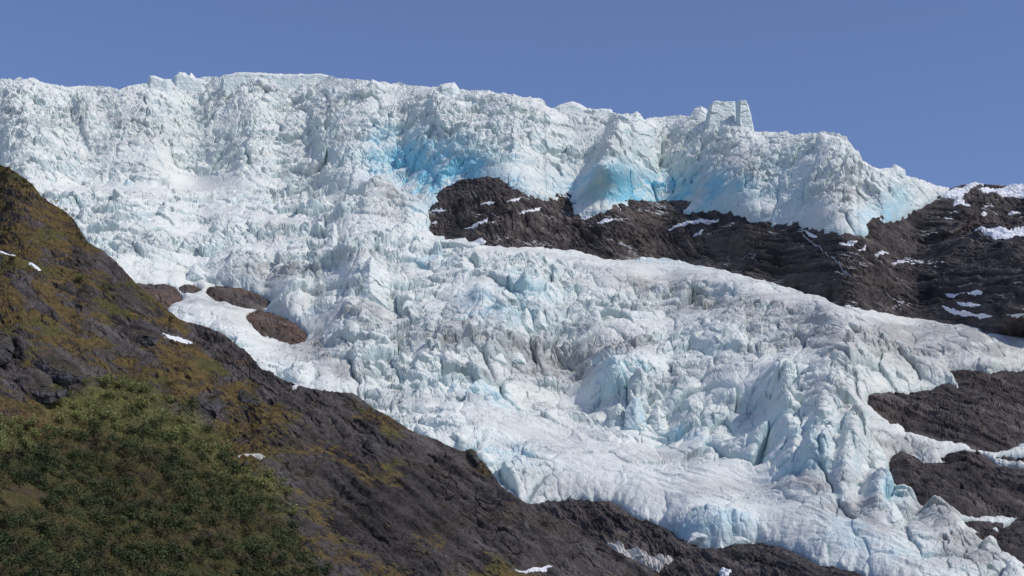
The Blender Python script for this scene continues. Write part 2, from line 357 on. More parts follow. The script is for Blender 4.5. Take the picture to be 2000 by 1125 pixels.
flow = 0.0 * GU
for (cu, cv, ru, rv, rot, t) in [(1150,900,230,60,12,0.9),(1330,960,260,55,14,1.0),(1560,1010,180,55,25,1.0),(1720,1085,170,50,25,1.0),(1020,830,130,30,15,0.6),(1500,660,220,30,8,0.5),(620,720,90,30,35,0.5),(1400,560,250,25,12,0.5),(900,585,140,22,25,0.5),(1150,650,160,25,20,0.5),(760,680,150,25,25,0.45),(480,440,250,20,8,0.4),(1350,740,150,25,15,0.5),(1700,650,160,25,15,0.5)]:
    flow = np.maximum(flow, t * blob(cu, cv, ru, rv, rot, 1.3))
FLOW = Map(flow)
NI = np.array([0.0, -0.50, 0.866])
def ice_eval(u, v, full):
    Y = YMAP(u, v); P = place(u, v, Y)
    X, S, Z = P[..., 0], 0.82 * P[..., 1] + 0.57 * P[..., 2], P[..., 2]
    fl = FLOW(u, v)
    r = ROUGH(u, v).astype(F) * (0.35 + 0.9 * sstep(-0.30, 0.12, fbm(X / 130, S / 75, 4, 15, 0.55))); d = -DROCK(u, v)
    r = r * (1 - 0.55 * fl)
    edge = np.clip(d / 45.0, 0, 1)
    edge_r = 0.3 + 0.7 * sstep(0, 60, d)
    wx = fbm(X / 70, S / 90, 3, 11); ws = fbm(X / 70 + 9, S / 90, 3, 23)
    Xw = X + 22 * wx; Sw = S + 30 * ws
    up = sstep(0, 60, upv_m(u) - v)              # upper cliff
    h = FORMS(u, v)
    h = h + 12 * np.sqrt(edge) + np.where(d < 0, 1.1 * d, 0)
    h = h + (9 * fbm(X / 120, S / 120, 3, 31)) * edge_r * (0.4 + 0.6 * r)
    f1, f2, ha, hb, hc, dx, dy = voro(Xw / 33, Sw / 48, 1)
    rr = r * edge_r * (1 - 0.35 * up) * (0.25 + 0.75 * sstep(0, 45, v - skyl_m(u)))
    chaos = sstep(0.75, 1.2, r) * (1 - up) + 0.35 * (1 - up)
    b1 = (ha - 0.5) * 10 + ((hb - 0.5) * 18 * dx + (hc - 0.45) * 20 * dy) - 6 * np.exp(-(f2 - f1) / 0.07)
    h = h + b1 * rr
    Xv = X + 10 * wx + 5 * fbm(X / 18, S / 22, 3, 61); Sv = S + 12 * ws + 6 * fbm(X / 18 + 4, S / 22, 3, 62)
    g1, g2, ga, gb, gc, ex, ey = voro(Xv / 12.5 + 3.3, Sv / 18 + 1.7, 2)
    peak = np.clip(1 - 1.5 * np.sqrt((ex * 1.15 + 0.25 * (gb - 0.5)) ** 2 + (ey + 0.2) ** 2), 0, 1)
    b2 = (ga - 0.5) * 5 + ((gb - 0.5) * 11 * ex + (gc - 0.4) * 10 * ey) - 2.6 * np.exp(-(g2 - g1) / 0.07) + 9 * chaos * sstep(0.35, 0.9, ga) * peak
    h = h + b2 * rr * (0.6 + 0.4 * up + 0.35 * wx)
    # terraces
    q = (Z + 16 * ws + 9 * perlin(X / 45, S / 200, 8)) / 24.0
    h = h + 7.5 * (stair(q, 0.25) - q) * rr * (1 - 0.3 * up)
    fa = (0.80 * X + 0.60 * S + 14 * wx) ; fb = (0.60 * X - 0.80 * S + 30 * ws)
    h = h + (5.0 * (ridged(fa / 34, fb / 150, 3, 17, 0.5) - 0.6) + 2.2 * fbm(fa / 9, fb / 60, 3, 19)) * fl * edge_r
    crev = np.exp(-(f2 - f1) / 0.08) * rr
    ff = q - np.floor(q); rr = rr * (0.5 + 0.5 * sstep(0.32, 0.12, np.abs(ff - 0.5)) + 0.25 * up)
    P = P + np.array([0.0, -0.97, -0.18]) * (RIDGES(u, v) * sstep(-5, 40, v - skyl_m(u)))[..., None]
    ND = mixc(np.broadcast_to(NI, P.shape), np.broadcast_to(np.array([0.0, -0.80, 0.60]), P.shape), up)
    P = P + ND * h[..., None]
    if full:      # fractures, on the displaced faces
        X1 = P[..., 0]; Z1 = P[..., 2]; T1 = 0.9 * Z1 + 0.45 * P[..., 1]
        n2 = fbm(X1 / 22, T1 / 20, 3, 63)
        calm = up * edge_r * (0.25 + 1.0 * sstep(-0.25, 0.2, fbm(X1 / 75, T1 / 55, 3, 65)))
        k1, k2, ka, kb, kc, lx, ly = voro((X1 + 4 * n2) / 7.0, (T1 + 4 * n2) / 7.0, 4)
        h = ((ka - 0.5) * 2.2 + (kb - 0.5) * 4.0 * lx + (kc - 0.4) * 4.5 * ly - 1.3 * np.exp(-(k2 - k1) / 0.07)) * (rr + 0.35 * calm)
        o1, o2, oa, ob, oc, qx, qy = voro((X1 + 0.3 * T1 + 9 * n2) / 20.0, (T1 + 9 * n2) / 28.0, 14)
        h = h + ((oa - 0.5) * 7 + (ob - 0.5) * 12 * qx + (oc - 0.5) * 9 * qy - 3.0 * np.exp(-(o2 - o1) / 0.06)) * calm * 0.55 * (0.35 + 0.65 * sstep(0, 45, v - skyl_m(u)))
        h = h + (ridged((X1 + 0.4 * T1) / 24, (T1 - 0.2 * X1) / 17, 5, 79, 0.55) - 0.6) * 5.0 * (rr * (0.35 + 0.6 * up) + 0.36 * calm)
        h = h + 1.2 * fbm(X1 / 8, T1 / 6, 5, 77, 0.58) * (0.07 + rr)
        c1, c2, *_ = voro((X1 + 5 * n2) / 13.0, (T1 * 0.55 + 7 * fbm(X1 / 9, T1 / 9, 3, 64)) / 13.0, 6)
        crk = np.exp(-(c2 - c1) / 0.030) * sstep(0.0, 0.3, n2 + 0.2) * rr
        h = h - 1.5 * crk
        P = P + np.array([0.0, -0.80, 0.60]) * h[..., None]
        crev = np.maximum(crev, 0.8 * np.exp(-(g2 - g1) / 0.07) * rr)
        crev = np.maximum(crev, crk)
    return P, crev, r, d, (ga, ha)
skyl_m = line(SKYLINE)
upv_m = line([(-300,372),(0,372),(300,378),(500,382),(760,400),(840,405),(975,366),(1050,385),(1120,414),(1400,410),(1560,440),(1690,462),(1780,420),(1850,380),(2300,380)])

def make_glacier():
    us = np.arange(-260, 2262, 2.0); nr = 620
    skyl = line(SKYLINE)
    u = np.repeat(us[None, :], nr, 0)
    t = np.linspace(0, 1, nr)[:, None]
    v = skyl(us)[None, :] * (1 - t) + 1215 * t
    P, *_ = ice_eval(u, v, False)
    v = resample(u, v, P)
    nr2 = 900
    vi = np.empty((nr2, len(us))); s = np.linspace(0, nr - 1, nr2)
    for j in range(len(us)): vi[:, j] = np.interp(s, np.arange(nr), v[:, j])
    u = np.repeat(us[None, :], nr2, 0); v = vi
    P, crev, r, d, (ga, ha) = ice_eval(u, v, True)
    # the skyline keeps its traced height
    Pt = place(u[0], v[0], YMAP(u[0], v[0]))
    rows = 26
    w = (1 - np.linspace(0, 1, rows) ** 0.7)[:, None]
    dz = (Pt[:, 2] - P[0, :, 2]); P[:rows, :, 2] += w * (dz + 3.4 * fbm(us / 26, us * 0, 5, 5, 0.7))[None, :]
    n = normals(P)
    nz = n[..., 2]
    X, S, Z = P[..., 0], 0.82 * P[..., 1] + 0.57 * P[..., 2], P[..., 2]
    nb = fbm(X / 30, S / 30, 4, 41); nf = fbm(X / 6, Z / 5, 3, 43)
    nzb = nz.copy()
    snow = sstep(0.12, 0.55, nz + 0.24 * nb + 0.14 * nf)
    ice = mixc(np.broadcast_to(col3((0.60, 0.70, 0.685)), P.shape), np.broadcast_to(col3((0.67, 0.73, 0.70)), P.shape), sstep(-0.3, 0.3, nb))
    c = mixc(ice, np.broadcast_to(col3((0.81, 0.82, 0.755)), P.shape), snow)
    c = mixc(c, np.broadcast_to(col3((0.42, 0.56, 0.60)), P.shape), np.clip(crev * 0.5 * (0.6 + nb), 0, 0.6))
    bl = BLUE(u, v) * (0.85 + 0.6 * sstep(-0.2, 0.25, fbm(X / 26 + 0.02 * Z, Z / 16, 4, 47, 0.6))) * np.clip(0.9 + 1.2 * nb + 0.7 * nf - 0.5 * snow + 0.5 * crev, 0, 1.25)
    c = mixc(c, np.broadcast_to(col3((0.22, 0.60, 0.76)), P.shape), np.clip(bl, 0, 0.9))
    di = 1.6 * DIRT(u, v) * np.clip(0.75 + 1.3 * fbm(X / 16, Z / 9, 4, 51) + 0.5 * nf, 0, 1.2) + (0.24 + 0.16 * sstep(440, 560, v)) * np.clip(fbm(X / 70, Z / 26, 5, 52, 0.6) * 2 + 0.2, 0, 1)
    c = mixc(c, np.broadcast_to(col3((0.38, 0.37, 0.355)), P.shape), np.clip(di, 0, 0.8))
    spk = sstep(0.30, 0.45, fbm(X / 4, Z / 2.5, 3, 66)) * np.clip(DIRT(u, v) * 1.1 + 0.12, 0, 1)
    c = mixc(c, np.broadcast_to(col3((0.12, 0.11, 0.11)), P.shape), np.clip(spk * 0.6, 0, 0.6))
    keep = d > -14
    # the ice runs on behind its skyline as a snowfield
    back = []
    for (by, bz) in ((500, -40), (160, 2), (40, 1.5), (9, 0.3)):
        B = P[0].copy(); B[:, 1] += by; B[:, 0] *= (1 + by / 3000.0)
        if by > 20:
            zs = B[:, 2]; k = 24
            cc = np.cumsum(np.pad(zs, (k + 1, k), mode='edge')); zs = (cc[2 * k + 1:] - cc[:-(2 * k + 1)]) / (2 * k + 1); B[:, 2] = zs
        B[:, 2] += bz; back.append(B)
    sk = P[-1:].copy(); sk[..., 1] -= 120; sk[..., 2] = -3; P = np.concatenate([P, sk], 0); c = np.concatenate([c, c[-1:]], 0); keep = np.concatenate([keep, keep[-1:]], 0)
    P = np.concatenate([np.array(back), P], 0)
    kb = np.repeat(keep[:1], 4, 0); keep = np.concatenate([kb, keep], 0)
    c = np.concatenate([np.repeat(np.full((1, len(us), 3), 0.85), 4, 0), c], 0)
    q = grid_quads(P.shape[0], P.shape[1], keep)
    g = empty('glacier', (0, 1080, 0))
    tag(g, 'broken white glacier icefall tumbling down the mountain with blue ice walls', 'glacier')
    o = mesh_np('icefall', P.reshape(-1, 3), q, c.reshape(-1, 3), M_ICE)
    o.parent = g; o.matrix_parent_inverse = g.matrix_world.inverted() if False else o.matrix_parent_inverse
    o.location = (0, -1080, 0)
    return g, P[4:-1], v
GLACIER, ICEP, ICEV = make_glacier()

# ------------------------------------------------------------------ rock of the mountain
pk = 0.0 * GU
for (cu, cv, ru, rv, rot, t) in [(1850,420,60,30,-25,40),(1560,520,160,35,25,14),(960,410,80,35,10,10)]:
    pk = pk + t * blob(cu, cv, ru, rv, rot, 2.5)
pk = pk + 125 * sstep(1745, 1975, GU) * sstep(425, 515, GV) * (1 - sstep(600, 690, GV)) + 150 * sstep(1995, 2050, GU) * sstep(395, 440, GV) * (1 - sstep(600, 700, GV))  # ramp and out-of-frame spur added to put the right peak in shade
PEAK = Map(pk)
NR = np.array([0.0, -0.70, 0.714])
pk_m = line(PEAKLINE)
def rock_eval(u, v, bulge=0.0, full=True, stria=1.0, dull=False):
    Y = YMAP(u, v); P = place(u, v, Y)
    X, Z = P[..., 0], P[..., 2]
    wx = fbm(X / 60, Z / 60, 3, 111)
    h = 0.0 * u + bulge
    nearice = 0.2 + 0.8 * sstep(0, 45, DROCK(u, v))
    pb = PEAK(u, v) * sstep(-5, 70, v - pk_m(u))
    P = P + np.array([0, -0.95, -0.25]) * pb[..., None]; X, Z = P[..., 0], P[..., 2]
    big = sstep(1690, 1790, u) * (1 - sstep(680, 720, v)); stria = stria * (1 - 0.45 * big)
    h = h + 8 * fbm(X / 110, Z / 90, 3, 121) + 11 * big * fbm(X / 38, Z / 30, 3, 123)
    h0 = bulge; h = (h - bulge)
    # ribs: steep on the left of the band, running down to the right further on
    sel = sstep(1330, 1500, u)
    Z2 = Z + 6 * wx; X2 = X + 8 * wx
    a1 = X2 * 0.93 + Z2 * 0.36; b1 = -X2 * 0.36 + Z2 * 0.93
    a2 = X2 * 0.55 + Z2 * 0.83; b2 = X2 * 0.83 - Z2 * 0.55
    r1 = ridged(a1 / 14, b1 / 90, 5, 131, 0.65); r2 = ridged(a2 / 13, b2 / 130, 5, 141, 0.65)
    ribs = 8.0 * stria * (mix(r1, r2, sel) - 0.6)
    # ledges
    q = (Z - 0.25 * X + 9 * wx + 4 * fbm(X / 25, Z / 12, 3, 151)) / 15.0
    h = h + 2.2 * (stair(q, 0.18) - q)
    f1, f2, ha, hb, hc, dx, dy = voro((X + 5 * wx) / 11, Z / 8, 161)
    h = h + (ha - 0.5) * 1.4 + (hb - 0.5) * 2 * dx + (hc - 0.5) * 2 * dy
    ribs = ribs + 2.2 * stria * (mix(ridged(a1 / 4.5, b1 / 40, 3, 133, 0.6), ridged(a2 / 4.0, b2 / 60, 3, 143, 0.6), sel) - 0.6)
    if full:
        h = h + 1.2 * fbm(X / 5, Z / 4, 4, 171, 0.6)
        j1, j2, ja, jb, jc, jx, jy = voro((0.83 * X - 0.55 * Z + 3 * wx) / 7.5, (0.55 * X + 0.83 * Z + 2 * fbm(X / 9, Z / 9, 3, 195)) / 3.6, 197)
        i1, i2, ia, ib, ic, ix, iy = voro((X + 2 * wx) / 3.2, Z / 2.6, 199)
        joint = ((ja - 0.5) * 2.2 + (jb - 0.5) * 2.6 * jx + (jc - 0.5) * 2.2 * jy - 1.1 * np.exp(-(j2 - j1) / 0.06)) + ((ia - 0.5) * 0.9 + (ib - 0.5) * 1.4 * ix + (ic - 0.5) * 1.4 * iy)
        rstep = sstep(-0.2, 0.2, fbm(X / 26, Z / 18, 4, 201)) * 0.8 + 0.25
        h = h * nearice + ribs * (0.35 + 0.65 * nearice) + joint * rstep * (0.75 if dull else 1.0) + h0
    else:
        h = h * nearice + ribs * (0.35 + 0.65 * nearice) + h0
    P = P + NR * h[..., None]
    return P, (X, Z, wx, q, mix(r1, r2, sel))
def rock_color(P, aux, u, v, brown=0.3, red=0.0, snow=0.0):
    X, Z, wx, q, rr = aux
    n = normals(P)
    nb = fbm(X / 40, Z / 25, 4, 181); nf = fbm(X / 5, Z / 5, 3, 183)
    c = np.broadcast_to(col3((0.088, 0.076, 0.074)), P.shape)
    c = mixc(c, np.broadcast_to(col3((0.130, 0.104, 0.084)), P.shape), np.clip(brown * (1 - 0.8 * sstep(1350, 1600, u)) + (1.1 - 0.6 * sstep(1350, 1600, u)) * nb, 0, 1))
    c = mixc(c, np.broadcast_to(col3((0.022, 0.020, 0.024)), P.shape), sstep(0.05, 0.5, fbm(X / 12, Z / 40, 4, 185)) * 0.8)
    c = mixc(c, np.broadcast_to(col3((0.020, 0.018, 0.021)), P.shape), (1 - sstep(0.35, 0.6, rr)) * 0.55)
    if red: c = mixc(c, np.broadcast_to(col3((0.165, 0.100, 0.072)), P.shape), np.clip(red * (0.6 + nb), 0, 0.8))
    Xs = 0.83 * X - 0.55 * Z; Zs = 0.55 * X + 0.83 * Z
    c = mixc(c, np.broadcast_to(col3((0.165, 0.143, 0.130)), P.shape), sstep(0.02, 0.4, fbm(Zs / 11, Xs / 90, 4, 189, 0.6)) * 0.8)
    c = mixc(c, np.broadcast_to(col3((0.030, 0.026, 0.030)), P.shape), sstep(0.05, 0.4, fbm(Zs / 5, Xs / 50, 4, 191, 0.6)) * 0.55)
    c = c * (1 + 0.5 * nf)[..., None]
    if snow:
        t = q - np.floor(q)
        sn = sstep(0.74, 0.80, n[..., 2] + 0.1 * nf) * sstep(0.0, 0.1, fbm(X / 35, Z / 20, 4, 187) + snow - 0.40)
        c = mixc(c, np.broadcast_to(col3((0.85, 0.86, 0.88)), P.shape), np.clip(sn, 0, 1))
    return c

def make_mountain():
    us = np.arange(806, 2262, 2.0)
    upi = line(UPEDGE); pk_ = line(PEAKLINE); lo = line(LOEDGE)
    vt = np.where(us < 1834, np.maximum(upi(us) - 22, 340), pk_(us))
    vt = np.where(us >= 1834, pk_(us), np.minimum(vt, np.maximum(pk_(us), 0) + 200))
    vt = np.where((us > 1760) & (us < 1850), np.maximum(vt, pk_(us)), vt)
    vb = lo(us) + 26
    nr = 240
    t = np.linspace(0, 1, nr)[:, None]
    u = np.repeat(us[None, :], nr, 0); v = vt[None, :] * (1 - t) + vb[None, :] * t
    P, _ = rock_eval(u, v, full=False)
    v = resample(u, v, P)
    P, aux = rock_eval(u, v)
    # traced skyline of the peak
    Pt = place(u[0], v[0], P[0, :, 1])
    dz = np.where(us > 1845, Pt[:, 2] - P[0, :, 2], 0); rows = 30
    P[:rows, :, 2] += (1 - np.linspace(0, 1, rows))[:, None] * dz[None, :]
    c = rock_color(P, aux, u, v, 0.28, 0, 0.16)
    back = []
    for (by, bz) in ((700, -120), (120, -6), (14, 0)):
        B = P[0].copy(); B[:, 1] += by; B[:, 2] += bz; B[:, 0] *= 1 + by / 3000.0; back.append(B)
    P2 = np.concatenate([np.array(back), P], 0)
    c2 = np.concatenate([np.repeat(np.full((1, len(us), 3), 0.07), 3, 0), c], 0)
    keep = np.ones(P2.shape[:2], bool); keep[:3, us < 1850] = False
    o = mesh_np('mountain', P2.reshape(-1, 3), grid_quads(*P2.shape[:2], keep), c2.reshape(-1, 3), M_ROCK)
    tag(o, kind='structure')
make_mountain()

def outcrop(name, poly, label, bulge=3, brown=0.3, red=0.0, stria=0.5, dome=8, snow=0.0, marg=14, group=None):
    p = np.array(poly, float)
    us = np.arange(p[:, 0].min() - marg, p[:, 0].max() + marg, 1.5); vs = np.arange(p[:, 1].min() - marg, p[:, 1].max() + marg, 1.5)
    u, v = np.meshgrid(us, vs)
    d = poly_sdf(poly, u, v) + 2.5 * fbm(u / 11, v / 8, 4, 193)
    hh = bulge + dome * (1 - np.exp(-np.maximum(d, 0) / 25.0)) + np.where(d < 0, d * 0.9, 0)
    P, aux = rock_eval(u, v, hh, stria=stria, dull=stria < 0.3)
    c = rock_color(P, aux, u, v, brown, red, snow)
    o = mesh_np(name, P.reshape(-1, 3), grid_quads(*u.shape, d > -marg + 1), c.reshape(-1, 3), M_ROCK)
    tag(o, label, 'rock outcrop', group)
    return o
outcrop('rock_outcrop', P_SLAB, 'large dark rock slab at the right edge of the icefall with rusty top', 0.5, 0.2, 0.08, 0.8, 6)
outcrop('rock_outcrop', P_BOULD, 'dark humped rock mass beside the ice, between two tongues of snow', 0, 0.1, 0.05, 0.4, 11)
outcrop('rock_outcrop', P_CORNER, 'smooth dark rock in the bottom right corner of the photo', 0, 0.1, 0.0, 0.4, 10)
outcrop('rock_outcrop', P_C2, 'thin flat dark rock surrounded by snow above the lower right corner', 2, 0.15, 0, 0.3, 4)
outcrop('rock_outcrop', P_C3, 'small pointed dark rock in snow just left of the corner rock', 2, 0.15, 0, 0.3, 4)
outcrop('rock_outcrop', P_B2, 'thin sliver of dark rock lying in the snow strip below the rusty slab', 2, 0.15, 0, 0.3, 3)
outcrop('rock_outcrop', P_KNOLL, 'long dark rock knoll at the foot of the glacier', 1, 0.35, 0, 0.7, 9)
outcrop('rock_outcrop', P_E1, 'brown rock bump at the edge of the mossy slope, next to ice', 1, 0.5, 0.55, 0.2, 6)
outcrop('rock_outcrop', P_E2, 'tiny rounded brown rock poking out of the snow', 1, 0.5, 0.55, 0.2, 4)
outcrop('rock_outcrop', P_E3, 'smooth rounded brown rock under an overhanging ice edge', 1, 0.5, 0.45, 0.2, 9)
outcrop('rock_outcrop', P_E4, 'reddish brown rock below the smooth brown rock, ringed by dirty ice', 1, 0.5, 0.8, 0.2, 9)

# ------------------------------------------------------------------ near hillside
hal = np.full(GU.shape, 41.0)
for (cu, cv, ru, rv, rot, t) in [(100,730,90,40,10,58),(260,650,60,20,10,55),(500,880,250,60,10,34),(650,960,200,60,30,46),(120,520,200,30,35,48)]:
    w = blob(cu, cv, ru, rv, rot, 1.2); hal = hal * (1 - w) + t * w
hal = np.clip(blur(hal + 6 * perlin(GU / 140, GV / 70, 203) + 3 * perlin(GU / 50, GV / 30, 205), 2), 28, 65)
seg = dm / np.maximum(np.tan(np.radians(hal)) - mm, 0.14)
cum = np.flip(np.cumsum(np.flip(seg, 0), 0), 0)
hY = (400 + 0.16 * (GU - 0)) * np.exp(cum - cum[i0])
for _ in range(2):
    k = np.cumsum(np.pad(hY, [(0, 0), (7, 6)], mode='edge'), axis=1); hY = (k[:, 13:] - k[:, :-13]) / 13
HY = Map(hY)
hrock = 0.0 * GU
for (cu, cv, ru, rv, rot, t) in [(100,735,75,45,15,1.0),(20,690,35,55,0,0.9),(265,648,50,24,12,0.9),(400,790,35,25,10,0.7),(150,570,60,14,35,0.5),(200,640,130,14,38,0.6),(420,660,70,30,30,0.8),(560,760,110,40,25,0.75),
        (680,850,150,70,35,1.0),(900,960,190,90,32,1.1),(1100,1060,180,80,20,1.1),(650,920,100,70,30,0.75),(790,1030,200,110,25,0.8),(640,1040,100,100,10,0.72),(270,590,60,20,40,0.7),(100,450,70,16,35,0.5),(60,400,60,20,35,0.3),(90,600,130,14,40,0.75),(190,690,80,12,33,0.6),(330,760,60,14,10,0.5),(240,530,50,16,35,0.6),(130,500,60,14,15,0.6),(470,730,60,20,30,0.6),(380,700,50,14,20,0.5)]:
    hrock = np.maximum(hrock, t * blob(cu, cv, ru, rv, rot, 1.3))
HROCK = Map(hrock)
thick = poly_sdf([(-300,820),(0,815),(60,800),(100,770),(170,748),(290,765),(380,800),(430,850),(455,900),(540,920),(560,960),(590,1040),(640,1125),(700,1220),(-300,1220)], GU, GV)
THICK = Map(thick)
tl = line([(-300,810),(60,795),(180,748),(300,765),(400,800),(460,850),(560,905),(640,1000)])(GU)
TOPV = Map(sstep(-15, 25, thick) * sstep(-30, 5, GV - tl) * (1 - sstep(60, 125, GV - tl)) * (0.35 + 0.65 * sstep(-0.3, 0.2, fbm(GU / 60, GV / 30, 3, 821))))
NH = np.array([0.12, -0.62, 0.775]); NH = NH / np.linalg.norm(NH)
def hill_eval(u, v, full=True):
    Y = HY(u, v); P = place(u, v, Y)
    X, Z = P[..., 0], P[..., 2]
    S = 0.75 * P[..., 1] + 0.66 * Z
    wx = fbm(X / 22, Z / 22, 3, 211)
    rk = np.clip(HROCK(u, v) + 0.9 * fbm(X / 16, Z / 11, 4, 213), 0, 1)
    sl = sstep(520, 720, u + 0.35 * (v - 900)) * (0.4 + 0.6 * sstep(-0.2, 0.2, fbm(X / 30, Z / 18, 3, 227)))
    h = 5 * fbm(X / 40, S / 40, 3, 215) + 2.2 * fbm(X / 12, S / 12, 4, 217)
    # bedding planes running down to the right
    q = (0.55 * X + 0.83 * Z + 3 * wx + 1.2 * fbm(X / 6, Z / 4, 3, 219)) / 5.0
    h = h + 1.7 * (stair(q, 0.16) - q) * (0.35 + 0.9 * rk)
    f1, f2, ha, hb, hc, dx, dy = voro((X + 3 * wx) / 5.5 , (Z + 0.5 * X) / 3.2, 221)
    h = h + ((ha - 0.5) * 1.8 + (hb - 0.5) * 2 * dx + (hc - 0.5) * 2 * dy - 0.5 * np.exp(-(f2 - f1) / 0.08)) * rk * (1 - 0.75 * sl)
    h = h + 0.9 * (ridged((0.55 * X + 0.83 * Z) / 4.0, (0.83 * X - 0.55 * Z) / 45, 4, 225, 0.6) - 0.6) * sl
    if full:
        k1, k2, ka, kb, kc, lx, ly = voro((X + 1.2 * wx + 0.8 * fbm(X / 2.5, Z / 2.5, 3, 243)) / 2.4, (Z + 0.45 * X) / 1.3, 245)
        spot = sstep(-0.15, 0.2, fbm(X / 8, Z / 5, 4, 247)) * (1 - 0.5 * sl)
        h = h + ((ka - 0.5) * 1.3 + (kb - 0.5) * 1.2 * lx + (kc - 0.5) * 1.2 * ly - 0.45 * np.exp(-(k2 - k1) / 0.09)) * (0.15 + 0.75 * spot) * (1 - 0.35 * sl)
        h = h + 1.0 * (ridged((X + 0.5 * Z) / 5, (Z + 0.4 * X) / 2.6, 4, 249, 0.6) - 0.6) * (1 - 0.7 * sl)
        h = h + 0.65 * fbm(X / 1.7, Z / 1.2, 5, 223, 0.62)
    return P + NH * h[..., None], (X, Z, S, wx, q, rk)
def make_hill():
    us = np.arange(-260, 1342, 1.6); nr = 560
    rl = line(RIDGE)
    t = np.linspace(0, 1, nr)[:, None]
    rv = soft(rl(us), 4)
    u = np.repeat(us[None, :], nr, 0); vb = np.maximum(1215, rv + 40)
    v = rv[None, :] * (1 - t) + vb[None, :] * t
    P, _ = hill_eval(u, v, False); v = resample(u, v, P)
    P, (X, Z, S, wx, q, rk) = hill_eval(u, v)
    Pt = place(u[0], v[0], P[0, :, 1]); rows = 40
    dz = Pt[:, 2] - P[0, :, 2] + 0.5 * fbm(us / 12, us * 0, 3, 9)
    P[:rows, :, 2] += (1 - np.linspace(0, 1, rows))[:, None] * dz[None, :]
    n = normals(P)
    nb = fbm(X / 25, Z / 14, 4, 231); nm = fbm(X / 7, Z / 3.2, 4, 233, 0.6); nf = fbm(X / 1.6, Z / 1.0, 3, 235)
    moss = mixc(np.broadcast_to(col3((0.135, 0.096, 0.040)), P.shape), np.broadcast_to(col3((0.062, 0.046, 0.027)), P.shape), sstep(-0.15, 0.35, nm))
    moss = mixc(moss, np.broadcast_to(col3((0.092, 0.086, 0.035)), P.shape), sstep(0.0, 0.4, fbm(X / 15, Z / 9, 4, 237)))
    rock = mixc(np.broadcast_to(col3((0.066, 0.057, 0.057)), P.shape), np.broadcast_to(col3((0.108, 0.095, 0.094)), P.shape), sstep(-0.3, 0.4, nm))
    rock = mixc(rock, np.broadcast_to(col3((0.085, 0.070, 0.058)), P.shape), sstep(0.0, 0.4, nb) * 0.7)
    rock = mixc(rock, np.broadcast_to(col3((0.026, 0.025, 0.028)), P.shape), sstep(0.0, 0.45, fbm((0.55 * X + 0.83 * Z) / 3, (0.83 * X - 0.55 * Z) / 20, 4, 239)) * 0.8)
    rock = mixc(rock, np.broadcast_to(col3((0.150, 0.135, 0.130)), P.shape), sstep(0.05, 0.5, fbm((0.55 * X + 0.83 * Z) / 5, (0.83 * X - 0.55 * Z) / 45, 4, 251, 0.6)) * 0.8)
    rock = rock * (1 - 0.42 * np.clip(blob(760, 1000, 190, 110, 30, 1.4, u, v) + 0.5 * nb, 0, 1))[..., None]  # shade of the slabs turned from the sun, darkened into their colour
    rm = sstep(0.30, 0.52, rk + 0.55 * nm + 0.25 * fbm(X / 3, Z / 1.4, 4, 241, 0.6) - 0.75 * (n[..., 2] - 0.62))
    rm = rm * (1 - 0.7 * sstep(0, 40, THICK(u, v)))
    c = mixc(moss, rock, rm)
    gr = sstep(-10, 50, THICK(u, v)) * sstep(0.2, -0.3, nm * 0.5)
    c = mixc(c, np.broadcast_to(col3((0.036, 0.050, 0.021)), P.shape), gr * 0.97)
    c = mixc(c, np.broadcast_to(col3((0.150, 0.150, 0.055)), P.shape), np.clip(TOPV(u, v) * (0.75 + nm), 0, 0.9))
    red = blob(90, 830, 110, 30, 5, 1.3, u, v); c = mixc(c, np.broadcast_to(col3((0.13, 0.066, 0.036)), P.shape), np.clip(red * (0.6 + nm), 0, 0.8))
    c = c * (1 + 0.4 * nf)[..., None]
    back = []
    for (by, bz) in ((260, -150), (60, -40), (12, -4)):
        B = P[0].copy(); B[:, 1] += by; B[:, 2] += bz; B[:, 0] += by * 0.2; back.append(B)
    sk = P[-1:].copy(); sk[..., 1] -= 70; sk[..., 2] = -2; P = np.concatenate([P, sk], 0); c = np.concatenate([c, c[-1:]], 0)
    P2 = np.concatenate([np.array(back), P], 0)
    c2 = np.concatenate([np.repeat(np.full((1, len(us), 3), 0.07), 3, 0), c], 0)
    keep = np.ones(P2.shape[:2], bool)
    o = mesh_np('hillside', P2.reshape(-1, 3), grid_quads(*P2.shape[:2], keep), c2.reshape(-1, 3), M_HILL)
    tag(o, kind='structure')
make_hill()

